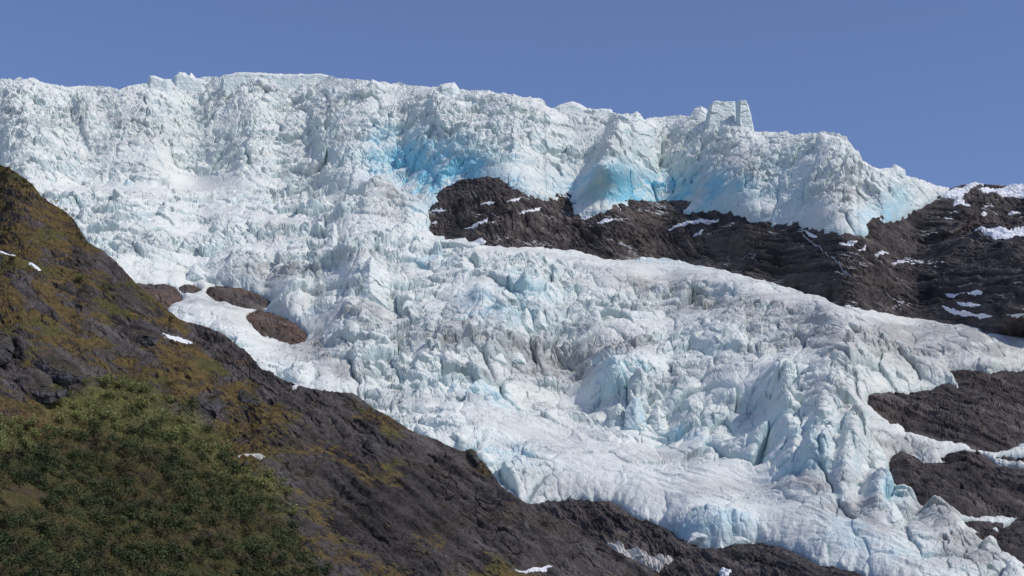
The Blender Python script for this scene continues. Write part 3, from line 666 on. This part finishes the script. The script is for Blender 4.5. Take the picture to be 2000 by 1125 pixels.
# ------------------------------------------------------------------ things standing in and on the big forms
def block(name, poly, Yc, mat, colf, T=10.0, k=1.5, amp=0.6, cell=4.0, strata=0.0, step=1.0, lean=0.0, parent=None, seed=0, origin=None):
    """a body with the outline poly, T metres thick each way, its front faceted by noise"""
    p = np.array(poly, float)
    us = np.arange(p[:, 0].min() - 2, p[:, 0].max() + 2 + step, step); vs = np.arange(p[:, 1].min() - 2, p[:, 1].max() + 2 + step, step)
    u, v = np.meshgrid(us, vs)
    mpp = Yc / FPX
    wob = (0.35 if strata else 1.6) * fbm(u / 9, v / 9, 3, seed + 5) + (0.5 if strata else 0)
    d = poly_sdf(poly, u, v) + wob
    P = place(u, v, Yc + lean * (v - p[:, 1].mean()) * mpp * 0 - lean * (p[:, 1].mean() - v) * -mpp)
    X, Z = P[..., 0], P[..., 2]
    f1, f2, ha, hb, hc, dx, dy = voro((X + 1.5 * fbm(X / cell, Z / cell, 2, seed)) / cell, Z / cell, seed + 1)
    w = np.minimum(np.maximum(d, 0) * mpp * k, T)
    w = T * (1 - np.exp(-w * 1.6 / T))
    det = amp * ((ha - 0.5) * 2 + (hb - 0.5) * 3 * dx + (hc - 0.5) * 3 * dy - 0.8 * np.exp(-(f2 - f1) / 0.08) + 1.3 * fbm(X / cell * 1.5, Z / cell * 1.5, 4, seed + 3, 0.6))
    if strata: det = det + strata * fbm(X / 60, Z / 2.2, 3, seed + 9) + strata * 0.5 * fbm(X / 7, Z / 40, 2, seed + 12)
    det = det * np.clip(d / 2.5, 0, 1)
    Fr = P.copy(); Fr[..., 1] -= w + det
    Bk = P.copy(); Bk[..., 1] += w * 0.9 + 0.02
    c = colf(Fr, normals(Fr), seed); cb = np.broadcast_to(c.mean((0, 1)), P.shape)
    keep = d > 0.0
    q = grid_quads(*u.shape, keep)
    n0 = u.size
    used = np.zeros(n0, int)
    V = np.concatenate([Fr.reshape(-1, 3), Bk.reshape(-1, 3)]); cc = np.concatenate([c.reshape(-1, 3), cb.reshape(-1, 3)])
    # rim: the border edges of the front joined to the back
    e = np.concatenate([q[:, [0, 1]], q[:, [1, 2]], q[:, [2, 3]], q[:, [3, 0]]])
    key = np.sort(e, 1); kk = key[:, 0].astype(np.int64) * n0 + key[:, 1]
    un, first, cnt = np.unique(kk, return_index=True, return_counts=True)
    be = e[first[cnt == 1]]
    rim = np.stack([be[:, 1], be[:, 0], be[:, 0] + n0, be[:, 1] + n0], 1)
    Q = np.concatenate([q, q[:, ::-1] + n0, rim])
    if origin is not None: V = V - np.array(origin)
    return mesh_np(name, V, Q, cc, mat, parent)
def ice_col(P, n, seed):
    X, Z = P[..., 0], P[..., 2]
    nf = fbm(X / 6, Z / 5, 3, seed + 21); s_ = sstep(0.10, 0.5, n[..., 2] + 0.25 * nf)
    c = mixc(np.broadcast_to(col3((0.59, 0.70, 0.68)), P.shape), np.broadcast_to(col3((0.81, 0.825, 0.765)), P.shape), s_)
    return mixc(c, np.broadcast_to(col3((0.40, 0.42, 0.45)), P.shape), np.clip(0.25 * nf + 0.12, 0, 0.5))
def blue_col(P, n, seed):
    c = ice_col(P, n, seed); nf = fbm(P[..., 0] / 5, P[..., 2] / 5, 3, seed + 31)
    return mixc(c, np.broadcast_to(col3((0.36, 0.57, 0.65)), P.shape), np.clip(0.35 + nf, 0, 0.7))
def grey_col(P, n, seed):
    X, Z = P[..., 0], P[..., 2]
    nf = fbm(X / 2.2, Z / 2, 4, seed + 41); nb = fbm(X / 6, Z / 4, 3, seed + 43)
    c = mixc(np.broadcast_to(col3((0.066, 0.063, 0.070)), P.shape), np.broadcast_to(col3((0.115, 0.109, 0.115)), P.shape), sstep(-0.3, 0.3, nb))
    c = mixc(c, np.broadcast_to(col3((0.050, 0.042, 0.018)), P.shape), sstep(0.45, 0.75, n[..., 2] + 0.4 * nb) * 0.8)
    return c * (1 + 0.5 * nf)[..., None]

# --- ice towers of the glacier (parts of it)
def base_depth(u, v):
    j = int(np.clip((u + 260) / 2, 0, ICEP.shape[1] - 1)); i = int(np.argmin(np.abs(ICEV[:, j] - v)))
    return float(ICEP[i, j, 1])
OG = (0, 1080, 0)
TOWERS = [
    ([(1370,300),(1379,228),(1385,207),(1394,200),(1412,203),(1436,201),(1437,232),(1437,300)], 'square banded ice tower on the skyline', 18, 5.0, 1.0, 0.9, 250),
    ([(1436.5,300),(1437,232),(1438,204),(1441,200),(1456,200),(1463,212),(1467,228),(1480,300)], 'narrow ice tower split from the square one by a crack', 17, 5.0, 1.0, 0.9, 252),
    ([(1328,290),(1343,236),(1355,213),(1367,207),(1380,213),(1394,232),(1402,290)], 'rounded ice knob left of the square tower', 14, 1.4, 1.2, 0, 246),
    ([(1172,345),(1195,290),(1206,250),(1208,225),(1226,221),(1233,224),(1243,217),(1252,224),(1262,240),(1276,252),(1282,300),(1290,345)], 'tall dark-cracked ice pinnacle standing out of the cliff', 26, 1.1, 1.1, 0.3, 290),
    ([(843,225),(848,185),(857,167),(870,163),(888,161),(896,172),(901,186),(904,225)], 'blocky ice tower breaking the middle of the skyline', 13, 1.6, 0.9, 0.3, 196),
    ([(283,215),(288,175),(291,149),(302,148),(320,155),(335,155),(338,190),(338,215)], 'square ice block on the left skyline', 11, 2, 0.7, 0.4, 185),
    ([(339,215),(339,152),(350,141),(361,142),(368,148),(374,142),(383,153),(400,156),(408,190),(400,215)], 'twin-topped ice block on the left skyline', 11, 1.8, 0.7, 0.4, 185),
    ([(430,200),(433,154),(445,147),(462,142),(490,142),(550,147),(600,146),(625,144),(646,149),(662,158),(672,180),(675,200)], 'long banded ice wall at the top of the skyline', 10, 2.2, 0.6, 0.8, 175),
    ([(713,205),(718,164),(727,155),(737,159),(752,170),(756,205)], 'small pointed ice block on the skyline', 9, 1.5, 0.7, 0.2, 185),
    ([(1078,240),(1084,210),(1092,205),(1105,201),(1118,198),(1132,203),(1148,212),(1154,240)], 'low rounded ice crest with faint layers', 10, 1.5, 0.6, 0.6, 225),
    ([(1154,243),(1156,215),(1172,213),(1194,214),(1200,225),(1206,243)], 'low flat-topped ice block beside the rounded crest', 10, 2.5, 0.5, 0.6, 230),
    ([(1588,310),(1593,270),(1600,259),(1612,261),(1632,269),(1650,274),(1662,290),(1668,310)], 'banded ice block with a rounded shoulder', 12, 1.5, 0.7, 0.6, 290),
    ([(1703,362),(1707,332),(1727,328),(1741,327),(1746,320),(1757,325),(1768,331),(1775,362)], 'cluster of small rounded ice lumps near the rocky peak', 10, 1.2, 1.0, 0, 350),
    ([(1220,610),(1225,560),(1230,548),(1240,556),(1252,580),(1262,610)], None, 8, 1.0, 0.6, 0, 600) if False else None,
]
for i, t in enumerate([t for t in TOWERS if t]):
    poly, lab, T, k, amp, st, vb = t
    uc = float(np.mean([p[0] for p in poly]))
    o = block('ice_tower', poly, base_depth(uc, vb) - 1 + T * 0.45, M_ICE, ice_col, T, k, amp * 0.9, 11.0, st * 0.45, 1.0, 0.35, GLACIER, 300 + 31 * i, OG)
    o['label'] = lab
SERACS = [
    ([(626,505),(638,468),(649,432),(656,438),(664,470),(684,505)], 10, 0.8, 0), ([(655,500),(664,475),(672,466),(680,480),(684,500)], 6, 1.0, 0),
    ([(696,604),(702,545),(712,512),(726,500),(738,512),(746,556),(760,604)], 14, 1.0, 0), ([(672,580),(684,548),(696,540),(708,582)], 8, 1.0, 0), ([(754,590),(760,565),(768,556),(778,590)], 6, 1.0, 0),
    ([(838,540),(846,505),(856,497),(870,506),(882,540)], 8, 1.0, 0), ([(870,548),(884,512),(905,500),(925,515),(934,548)], 9, 1.0, 0),
    ([(934,614),(940,592),(950,580),(960,590),(966,614)], 6, 1.0, 1), ([(968,640),(985,605),(998,625),(1010,642)], 7, 1.0, 1), ([(1000,605),(1012,582),(1030,570),(1048,580),(1056,608)], 9, 0.9, 0),
    ([(1040,616),(1046,582),(1058,572),(1070,584),(1082,618)], 7, 1.0, 1), ([(1010,650),(1018,610),(1028,600),(1038,615),(1044,650)], 7, 1.0, 0), ([(1036,646),(1046,614),(1056,603),(1066,620),(1070,646)], 7, 1.0, 0),
    ([(1078,636),(1090,612),(1098,608),(1106,636)], 6, 1.0, 0), ([(908,636),(922,610),(934,612),(944,636)], 6, 1.0, 0), ([(955,695),(966,690),(980,686),(992,712),(960,720)], 6, 1.0, 0),
    ([(990,712),(1000,690),(1014,686),(1026,700),(1030,716)], 6, 1.0, 0), ([(866,780),(880,752),(896,746),(908,776)], 6, 1.0, 1), ([(935,800),(948,770),(962,774),(978,805),(950,812)], 7, 0.9, 1),
    ([(1150,780),(1160,748),(1178,736),(1196,752),(1200,782)], 9, 1.0, 0), ([(1215,850),(1222,800),(1236,772),(1252,778),(1262,820),(1268,856)], 10, 1.0, 1), ([(1262,860),(1270,810),(1284,790),(1300,812),(1312,858)], 10, 1.0, 0),
    ([(520,545),(535,520),(552,512),(566,530),(572,548)], 8, 1.0, 0), ([(555,610),(565,575),(585,562),(600,580),(606,612)], 9, 1.0, 0), ([(640,660),(655,625),(680,612),(702,630),(706,664)], 9, 0.9, 0),
    ([(360,554),(368,528),(378,514),(388,518),(402,532),(410,554)], 7, 0.8, 0), ([(430,548),(445,520),(462,512),(476,530),(482,550)], 8, 1.0, 0),
    ([(235,385),(238,362),(250,348),(262,356),(268,385)], 7, 1.2, 1), ([(1320,660),(1330,648),(1345,652),(1355,668),(1330,672)], 5, 1.0, 1),
    ([(1340,1064),(1350,1042),(1372,1034),(1395,1040),(1400,1066)], 8, 1.0, 0), ([(1395,1078),(1402,1050),(1412,1046),(1416,1078)], 6, 1.2, 0), ([(1418,1072),(1430,1044),(1455,1036),(1476,1056),(1478,1072)], 8, 1.0, 0),
    ([(1706,1046),(1712,1005),(1728,982),(1746,980),(1760,1000),(1778,1044),(1780,1056),(1740,1058)], 12, 0.9, 0), ([(1752,1000),(1762,984),(1782,988),(1796,1002),(1808,1018),(1796,1032),(1782,1030)], 9, 0.9, 1),
]
for i, (poly, T, k, b) in enumerate(SERACS):
    uc = float(np.mean([p[0] for p in poly])); vb = max(p[1] for p in poly)
    block('serac', poly, base_depth(uc, vb - 3) - 1 + T * 0.35, M_ICE, blue_col if b else ice_col, T, k, 0.7 if T > 8 else 0.4, 6.5, 0.0, 1.0, 0.5, GLACIER, 900 + 31 * i, OG)

# --- snow lying on the rock
def patch(poly, label, surf='rock', thick=2.2, group=None, warm=0, lift=0.0, slim=0.0):
    p = np.array(poly, float); m = 6
    us = np.arange(p[:, 0].min() - m, p[:, 0].max() + m, 1.0); vs = np.arange(p[:, 1].min() - m, p[:, 1].max() + m, 1.0)
    u, v = np.meshgrid(us, vs)
    d = poly_sdf(poly, u, v) + 1.0 * fbm(u / 6, v / 3, 3, 401) - slim
    def seen_v(P): 
        m = (P[..., 2] - CAMZ) / P[..., 1]; t = (m * cP - sP) / (cP + m * sP); return PH / 2 - t * FPX
    v0 = v.copy()
    for _ in range(2):
        Q = rock_eval(u, v, 0.3 * thick + lift, full=True, stria=0.9)[0] if surf == 'rock' else hill_eval(u, v, False)[0] + NH * 0.25
        v = v + float(np.mean(v0 - seen_v(Q)))
    if surf == 'rock':
        P, aux = rock_eval(u, v, 0.55 * thick * np.tanh((d + 0.6) / 1.5) + 0.5 + lift, full=True, stria=0.9)
    else:
        P, aux = hill_eval(u, v, False); P = P + NH * (thick * 0.3 * np.tanh((d + 0.3) / 1.5) + 0.1)[..., None]
    X, Z = P[..., 0], P[..., 2]
    nf = fbm(X / 5, Z / 3, 4, 403)
    c = np.broadcast_to(col3((0.80, 0.805, 0.82) if not warm else (0.52, 0.50, 0.46)), P.shape) * (1 + 0.12 * nf)[..., None]
    o = mesh_np('snow_patch', P.reshape(-1, 3), grid_quads(*u.shape, d > -2.5), c.reshape(-1, 3), M_SNOW)
    tag(o, label, 'snow patch', group)
def surf_extra(poly):
    return 0.0
G1 = 'snow patches on the rocky peak'; G2 = 'thin snow streaks on the dark rock band'; G3 = 'small snow scraps on the dark shaded rock'
for poly, lab in [
    ([(1840,384),(1850,376),(1862,368),(1885,361),(1920,361),(1900,365),(1886,373),(1877,384),(1865,385)], 'snow cap on the left shoulder of the rocky peak'),
    ([(1853,405),(1858,396),(1870,388),(1878,390),(1888,398),(1882,401),(1870,398)], 'small forked snow patch just under the snow cap'),
    ([(1912,369),(1925,364),(1960,366),(2000,365),(2060,368),(2060,384),(2000,386),(1970,386),(1950,385),(1935,377)], 'broad snow patch along the top of the rocky peak'),
    ([(1892,437),(1930,440),(1970,438),(2000,434),(2060,440),(2060,462),(2000,462),(1975,461),(1930,458),(1912,456),(1915,448),(1900,441)], 'largest snow field on the peak, a wide white wedge'),
    ([(1973,479),(2000,472),(2040,478),(2000,480),(1980,481)], 'thin snow strip right below the wide white wedge'),
    ([(1973,511),(1985,503),(2005,503),(2030,508),(2000,512)], 'isolated rounded snow patch below the thin strip on the peak'),
    ([(1969,415),(1978,411),(1992,416),(1980,418)], 'small snow spot above the wide white wedge at the photo edge'),
    ([(1917,416),(1922,413),(1927,416),(1921,419)], 'tiny round snow spot on the bare face of the peak')]:
    patch(poly, lab, 'rock', 2.4, G1)
for poly in [[(1823,599),(1835,604),(1860,610),(1892,617),(1880,619),(1850,613),(1832,607)],[(1842,593),(1858,592),(1872,595),(1855,598)],[(1856,572),(1865,569),(1874,573),(1862,577)],[(1828,573),(1845,572),(1852,574),(1838,576)],
    [(1927,604),(1943,602),(1940,607),(1930,608)],[(1912,617),(1940,614),(1975,611),(1960,617),(1930,619)],[(1978,605),(1990,598),(2010,598),(2010,612),(1990,618),(1980,612)],[(1946,627),(1955,625),(1961,628),(1952,630)],
    [(1640,474),(1655,472),(1674,473),(1665,476),(1645,477)],[(1700,495),(1720,493),(1736,492),(1730,497),(1708,498)],[(1741,514),(1765,513),(1787,516),(1770,519),(1750,517)],[(1675,487),(1690,483),(1690,488)],[(1570,452),(1585,456),(1595,460),(1583,459)]]:
    patch(poly, 'small snow scrap lying on the shaded rock below the peak', 'rock', 1.6, G3, slim=0.6)
for poly in [[(838,413),(850,409),(868,408),(872,412),(850,413)],[(992,394),(1005,388),(1016,383),(1012,388),(1000,393)],[(1013,417),(1035,409),(1056,403),(1050,408),(1025,416)],[(1166,435),(1180,428),(1198,426),(1192,431),(1175,436)],
    [(908,446),(930,437),(952,429),(950,433),(925,443)],[(940,397),(955,394),(965,393),(958,397)],[(838,434),(855,433),(852,437)],[(925,470),(940,467),(950,471),(945,476),(930,475)],
    [(1307,446),(1330,436),(1355,430),(1380,428),(1407,429),(1390,432),(1360,434),(1335,440),(1318,446)],[(1353,458),(1365,454),(1374,453),(1368,457)],[(1135,425),(1150,421),(1156,423),(1143,427)]]:
    patch(poly, 'thin snow streak on a ledge of the dark rock band', 'rock', 1.5, G2, slim=0.9)
patch([(1186,1061),(1197,1066),(1215,1070),(1240,1074),(1270,1083),(1311,1092),(1308,1100),(1285,1112),(1262,1109),(1240,1099),(1215,1090),(1200,1078)], 'dirty cream snow patch lying in the knoll below the glacier', 'rock', 2.5, None, 1, lift=11)
patch([(1403,1117),(1412,1109),(1425,1112),(1418,1122),(1408,1125)], 'small white snow scrap at the bottom edge on the knoll', 'rock', 2.5, lift=11)
for poly, lab in [([(-20,484),(0,488),(15,492),(29,498),(15,499),(0,495),(-20,492)], 'narrow snow strip on the mossy slope at the left photo edge'),
    ([(58,515),(70,519),(79,524),(70,523)], 'tiny snow sliver on the mossy slope near the left edge'),
    ([(315,650),(330,654),(350,662),(375,671),(365,673),(345,668),(325,658)], 'white snow strip in the middle of the mossy slope'),
    ([(465,886),(480,884),(497,885),(508,889),(516,896),(509,897),(497,891),(482,889)], 'ragged old snow patch at the edge of the thicket'),
    ([(564,752),(575,752),(585,757),(575,758)], 'tiny snow sliver on the slope crest beside the ice'),
    ([(1001,1104),(1012,1106),(1030,1110),(1060,1108),(1082,1108),(1070,1113),(1045,1115),(1025,1113)], 'thin curved snow strip low on the dark slope')]:
    patch(poly, lab, 'hill', 1.2, 'snow on the near slope', warm=1 if 'old' in lab else 0, slim=0.9 if 'curved' in lab or 'old' in lab else 0.0)

# --- grey rocks standing out of the near slope
for i, (poly, lab, T) in enumerate([
    ([(36,702),(45,688),(70,688),(100,693),(130,708),(152,722),(163,737),(158,747),(140,752),(118,752),(95,744),(66,728)], 'largest grey rock block on the mossy slope', 6),
    ([(28,747),(35,735),(60,742),(85,752),(110,757),(132,760),(126,774),(100,787),(60,782),(30,774)], 'dark layered rock block under the largest grey block', 5),
    ([(-30,640),(0,640),(20,655),(28,680),(20,705),(0,714),(-30,718)], 'dark rock cliff at the left photo edge', 5),
    ([(215,626),(230,618),(246,638),(270,645),(300,652),(311,662),(305,675),(280,677),(250,673),(226,666)], 'wedge of grey rock sticking out of mid slope', 4),
    ([(378,797),(400,772),(425,772),(438,786),(430,800),(425,813),(400,811),(380,806)], 'square grey rock at the top right of the thicket', 3.5),
    ([(458,766),(475,759),(505,779),(513,790),(495,798),(470,791)], 'flat tilted grey rock right of the square one', 3),
    ([(904,882),(920,876),(930,882),(939,906),(930,907),(915,896)], 'dark pointed rock on the slope crest against the ice', 3),
    ([(1016,1021),(1022,1012),(1030,1018),(1036,1035),(1028,1041),(1017,1036)], 'small upright rock low on the dark slope', 2.5)]):
    uc = np.array([np.mean([p[0] for p in poly])]); vc = np.array([np.mean([p[1] for p in poly])])
    Pc, _ = hill_eval(uc[None], vc[None], False)
    o = block('boulder', poly, float(Pc[0, 0, 1]) + 0.5, M_HILL, grey_col, T, 1.4, 0.55, 3.2, 0.25, 0.8, 1.0, None, 1500 + 17 * i)
    tag(o, lab, 'rock', 'rocks on the near slope')

# --- meltwater running down the rock
def stream(pts, w, label):
    a = np.array(pts, float); L = np.concatenate([[0], np.cumsum(np.hypot(*np.diff(a, axis=0).T))])
    s_ = np.arange(0, L[-1], 1.0); uu = np.interp(s_, L, a[:, 0]) + 1.2 * fbm(s_ / 9, s_ * 0, 3, 501); vv = np.interp(s_, L, a[:, 1])
    off = np.array([-1.5, -0.6, 0.0, 0.6, 1.5])[None, :] * (w * (0.5 + 0.8 * np.abs(fbm(s_ / 14, s_ * 0, 3, 503))))[:, None]
    u = uu[:, None] + off * 0.8; v = vv[:, None] - off * 0.6
    P, _ = rock_eval(u, v, 0.0 * u + np.array([-2.0, 1.0, 1.6, 1.0, -2.0])[None, :], full=False)
    c = np.broadcast_to(col3((0.42, 0.43, 0.46)), P.shape)
    o = mesh_np('meltwater_stream', P.reshape(-1, 3), grid_quads(*u.shape, np.ones(u.shape, bool)), c.reshape(-1, 3), M_SNOW)
    tag(o, label, 'stream')
stream([(1567,462),(1580,470),(1595,483),(1612,499),(1630,514),(1650,530),(1668,540)], 1.0, 'thin white meltwater stream running down the bare rock under the ice cliff')
stream([(1726,570),(1735,578),(1743,587)], 1.0, 'short meltwater trickle lower on the bare rock')

# ------------------------------------------------------------------ thicket on the near slope
rng = np.random.default_rng(5)
def leaf_cloud(n, clumps, size, leaf, tone, seed, spread=1.0):
    r = np.random.default_rng(seed)
    V = []; Q = []; CC = []
    ctr = [(r.normal(0, 0.33) * size, r.normal(0, 0.33) * size, size * r.uniform(0.25, 0.75), size * r.uniform(0.22, 0.42), r.uniform(0.8, 1.25)) for _ in range(clumps)]
    for i in range(n):
        cx, cy, cz, rad, tn = ctr[r.integers(clumps)]
        dd = r.normal(0, 1, 3); dd /= np.linalg.norm(dd); rr = rad * r.uniform(0.45, 1.1)
        c = np.array([cx, cy, cz]) + dd * rr * np.array([1, 1, 0.85])
        if c[2] < 0: c[2] = -c[2] * 0.3
        a = r.normal(0, 1, 3); a /= np.linalg.norm(a); b = np.cross(a, r.normal(0, 1, 3)); b /= np.linalg.norm(b)
        L = leaf * r.uniform(0.6, 1.5)
        k = len(V)
        V += [c - a * L, c - b * L * 0.45, c + a * L, c + b * L * 0.45]; Q.append([k, k + 1, k + 2, k + 3])
        t = np.array(tone) * tn * r.uniform(0.85, 1.18)
        CC += [t] * 4
    return np.array(V), np.array(Q), np.array(CC)
def twigs(n, size, seed, tone=(0.05, 0.04, 0.03)):
    r = np.random.default_rng(seed); V = []; Q = []
    for i in range(n):
        p0 = np.array([r.normal(0, 0.06) * size, r.normal(0, 0.06) * size, -0.3]); d = np.array([r.normal(0, 0.4), r.normal(0, 0.4), 1.0]); d /= np.linalg.norm(d)
        pts = [p0]; L = size * r.uniform(0.5, 0.95)
        for s_ in range(4): d = d + r.normal(0, 0.14, 3); d /= np.linalg.norm(d); pts.append(pts[-1] + d * L / 4)
        k = len(V)
        for j, p in enumerate(pts):
            w = 0.05 * (1 - j / 5.0) * size / 3
            V += [p + np.array([w, 0, 0]), p + np.array([-w * .5, w * .87, 0]), p + np.array([-w * .5, -w * .87, 0])]
        for j in range(4):
            for m in range(3):
                Q.append([k + 3 * j + m, k + 3 * j + (m + 1) % 3, k + 3 * j + 3 + (m + 1) % 3, k + 3 * j + 3 + m])
    V = np.array(V); return V, np.array(Q), np.broadcast_to(np.array(tone), V.shape)
TONES = {'light': (0.215, 0.230, 0.085), 'mid': (0.066, 0.084, 0.034), 'dark': (0.046, 0.062, 0.028), 'brown': (0.062, 0.052, 0.032)}  # 'dark' puts the lower thicket's shade into the leaf colour
proto = {}
for tn, tone in TONES.items():
    proto[tn] = []
    for k in range(4):
        e = empty('shrub')
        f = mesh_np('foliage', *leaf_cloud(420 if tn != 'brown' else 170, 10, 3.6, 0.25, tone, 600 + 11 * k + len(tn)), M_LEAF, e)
        t = mesh_np('stem', *twigs(9 if tn != 'brown' else 22, 3.6, 700 + k + 13 * len(tn)), M_WOOD, e)
        proto[tn].append([e, f, t, False])
SH_LAB = {'light': ('pale green shrub in the sunlit upper edge of the thicket', 'pale shrubs along the upper thicket'),
          'mid': ('mid green shrub within the thicket on the near slope', 'mid green shrubs of the thicket'),
          'dark': ('dark green shrub of the lower thicket, shade put into its colour', 'dark shrubs of the lower thicket'),
          'brown': ('brown twiggy shrub with few leaves on the near slope', 'brown twiggy shrubs')}
def put_shrub(tn, P, sc, rot, label=None, group=None):
    pr = proto[tn][rng.integers(4)]
    if not pr[3]: e = pr[0]; pr[3] = True
    else:
        e = pr[0].copy(); C.objects.link(e)
        for ch in (pr[1], pr[2]):
            c = ch.copy(); C.objects.link(c); c.parent = e
    e.location = P; e.rotation_euler = (0, 0, rot); e.scale = (sc, sc, sc * rng.uniform(0.8, 1.15))
    tag(e, label or SH_LAB[tn][0], 'shrub', group or SH_LAB[tn][1])
pts = []
tries = 0
while len(pts) < 275 and tries < 40000:
    tries += 1
    u = rng.uniform(-70, 660); v = rng.uniform(745, 1150)
    dd = float(THICK(np.array([u]), np.array([v]))[0])
    if dd < 2: continue
    if blob(90, 815, 80, 20, 5, 1.3, u, v) > 0.4 and rng.random() < 0.85: continue
    if blob(40, 985, 70, 25, 0, 1.3, u, v) > 0.4: continue
    if any((u - a) ** 2 / 625.0 + (v - b) ** 2 / 260.0 < 1 for a, b in pts): continue
    pts.append((u, v))
pu = np.array([p[0] for p in pts]); pv = np.array([p[1] for p in pts])
PP, _ = hill_eval(pu[None], pv[None], False)
for (u, v), P in zip(pts, PP[0]):
    topd = v - float(line([(-100,810),(60,790),(180,748),(300,765),(400,805),(460,850),(560,905),(640,1000)])(u))
    x = rng.random()
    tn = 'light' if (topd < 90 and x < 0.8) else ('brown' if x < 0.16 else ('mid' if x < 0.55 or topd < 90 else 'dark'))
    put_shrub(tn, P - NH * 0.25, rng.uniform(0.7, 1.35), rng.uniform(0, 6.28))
# lone shrubs on the open slope and its crest
for (u, v, sc, tn, lab) in [(155,548,0.9,'light','lone pale shrub high on the mossy slope'),(205,560,0.7,'mid','small green shrub right of the lone pale shrub'),
        (35,348,0.45,'brown',None),(48,352,0.5,'brown',None),(62,362,0.4,'brown',None),(90,392,0.4,'brown',None),(108,404,0.45,'brown',None),(128,420,0.4,'brown',None),(18,336,0.4,'brown',None),(140,430,0.35,'brown',None),
        (440,905,0.8,'brown',None),(560,915,0.7,'brown',None),(600,930,0.6,'brown',None),(330,760,0.7,'brown',None)]:
    P, _ = hill_eval(np.array([[float(u)]]), np.array([[float(v)]]), False)
    put_shrub(tn, P[0, 0] - NH * 0.2, sc, rng.uniform(0, 6.28), lab or ('leafless brown shrub against the ice on the slope crest' if v < 440 else None), 'bare shrubs on the slope crest' if v < 440 else None)
for tn in proto:
    for pr in proto[tn]:
        if not pr[3]:
            for o in pr[2:0:-1] + [pr[0]]: bpy.data.objects.remove(o)
# undergrowth between the shrubs: one mass of small leaves
def undergrowth():
    n = 60000
    u = rng.uniform(-120, 700, n * 3); v = rng.uniform(740, 1200, n * 3)
    dd = THICK(u, v); m = (dd > -8 + 10 * rng.normal(0, 1, len(u)))
    bare = np.maximum(blob(90, 815, 80, 20, 5, 1.3, u, v), blob(40, 985, 70, 25, 0, 1.3, u, v)) > rng.uniform(0.3, 0.9, len(u))
    m &= ~bare
    u = u[m][:n]; v = v[m][:n]
    P, _ = hill_eval(u[None], v[None], False); P = P[0]
    k = len(P)
    P = P + NH * rng.uniform(-0.1, 1.0, (k, 1)) + rng.normal(0, 0.3, (k, 3))
    a = rng.normal(0, 1, (k, 3)); a /= np.linalg.norm(a, axis=1, keepdims=True); b = np.cross(a, rng.normal(0, 1, (k, 3))); b /= np.linalg.norm(b, axis=1, keepdims=True)
    L = rng.uniform(0.15, 0.4, (k, 1))
    V = np.stack([P - a * L, P - b * L * 0.4, P + a * L, P + b * L * 0.4], 1).reshape(-1, 3)
    nb = fbm(P[:, 0] / 9, P[:, 2] / 5, 3, 811)
    c = mixc(np.broadcast_to(col3((0.034, 0.046, 0.019)), P.shape), np.broadcast_to(col3((0.070, 0.084, 0.033)), P.shape), sstep(-0.4, 0.4, nb + 0.3 * rng.normal(0, 1, k)))
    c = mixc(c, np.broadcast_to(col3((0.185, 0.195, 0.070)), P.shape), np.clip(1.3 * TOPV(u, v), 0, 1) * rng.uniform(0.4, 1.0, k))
    o = mesh_np('undergrowth', V, np.arange(4 * k).reshape(-1, 4), np.repeat(c, 4, 0), M_LEAF)
    tag(o, kind='stuff')
undergrowth()

# ------------------------------------------------------------------ the valley floor
def valley():
    x = np.linspace(-6000, 6000, 60); y = np.linspace(-6000, 9000, 60); X, Y = np.meshgrid(x, y)
    P = np.stack([X, Y, 0 * X], -1)
    tag(mesh_np('ground', P.reshape(-1, 3), grid_quads(*X.shape, np.ones(X.shape, bool)), np.broadcast_to(col3((0.05, 0.06, 0.025)), P.shape).reshape(-1, 3), M_HILL), kind='structure')
valley()

# ------------------------------------------------------------------ low heath and grass tufts on the open slope
def heath():
    n = 90000
    u = rng.uniform(-200, 900, n); v = rng.uniform(330, 1200, n)
    m = (v > line(RIDGE)(u) + 4) & (THICK(u, v) < 10)
    w = np.clip(1.1 - HROCK(u, v) * 1.2, 0, 1) * np.where(u > 560, 0.35, 1.0)
    m &= rng.random(n) < w * sstep(-0.25, 0.15, fbm(u / 26, v / 12, 4, 831))
    u = u[m]; v = v[m]
    P, _ = hill_eval(u[None], v[None], True); P = P[0]; k = len(P)
    P = P + NH * rng.uniform(0.0, 0.3, (k, 1))
    a = rng.normal(0, 1, (k, 3)) * np.array([1, 1, 0.7]) + np.array([0, 0, 0.6]); a /= np.linalg.norm(a, axis=1, keepdims=True); b = np.cross(a, rng.normal(0, 1, (k, 3))); b /= np.linalg.norm(b, axis=1, keepdims=True)
    L = rng.uniform(0.12, 0.38, (k, 1))
    V = np.stack([P - a * L, P - b * L * 0.5, P + a * L, P + b * L * 0.5], 1).reshape(-1, 3)
    t = np.clip(0.5 + 1.3 * fbm(u / 40, v / 22, 3, 833) + 0.25 * rng.normal(0, 1, k), 0, 1)
    c = mixc(np.broadcast_to(col3((0.060, 0.045, 0.026)), P.shape), np.broadcast_to(col3((0.150, 0.118, 0.046)), P.shape), t)
    tag(mesh_np('grass', V, np.arange(4 * k).reshape(-1, 4), np.repeat(c, 4, 0), M_LEAF), kind='stuff')
heath()
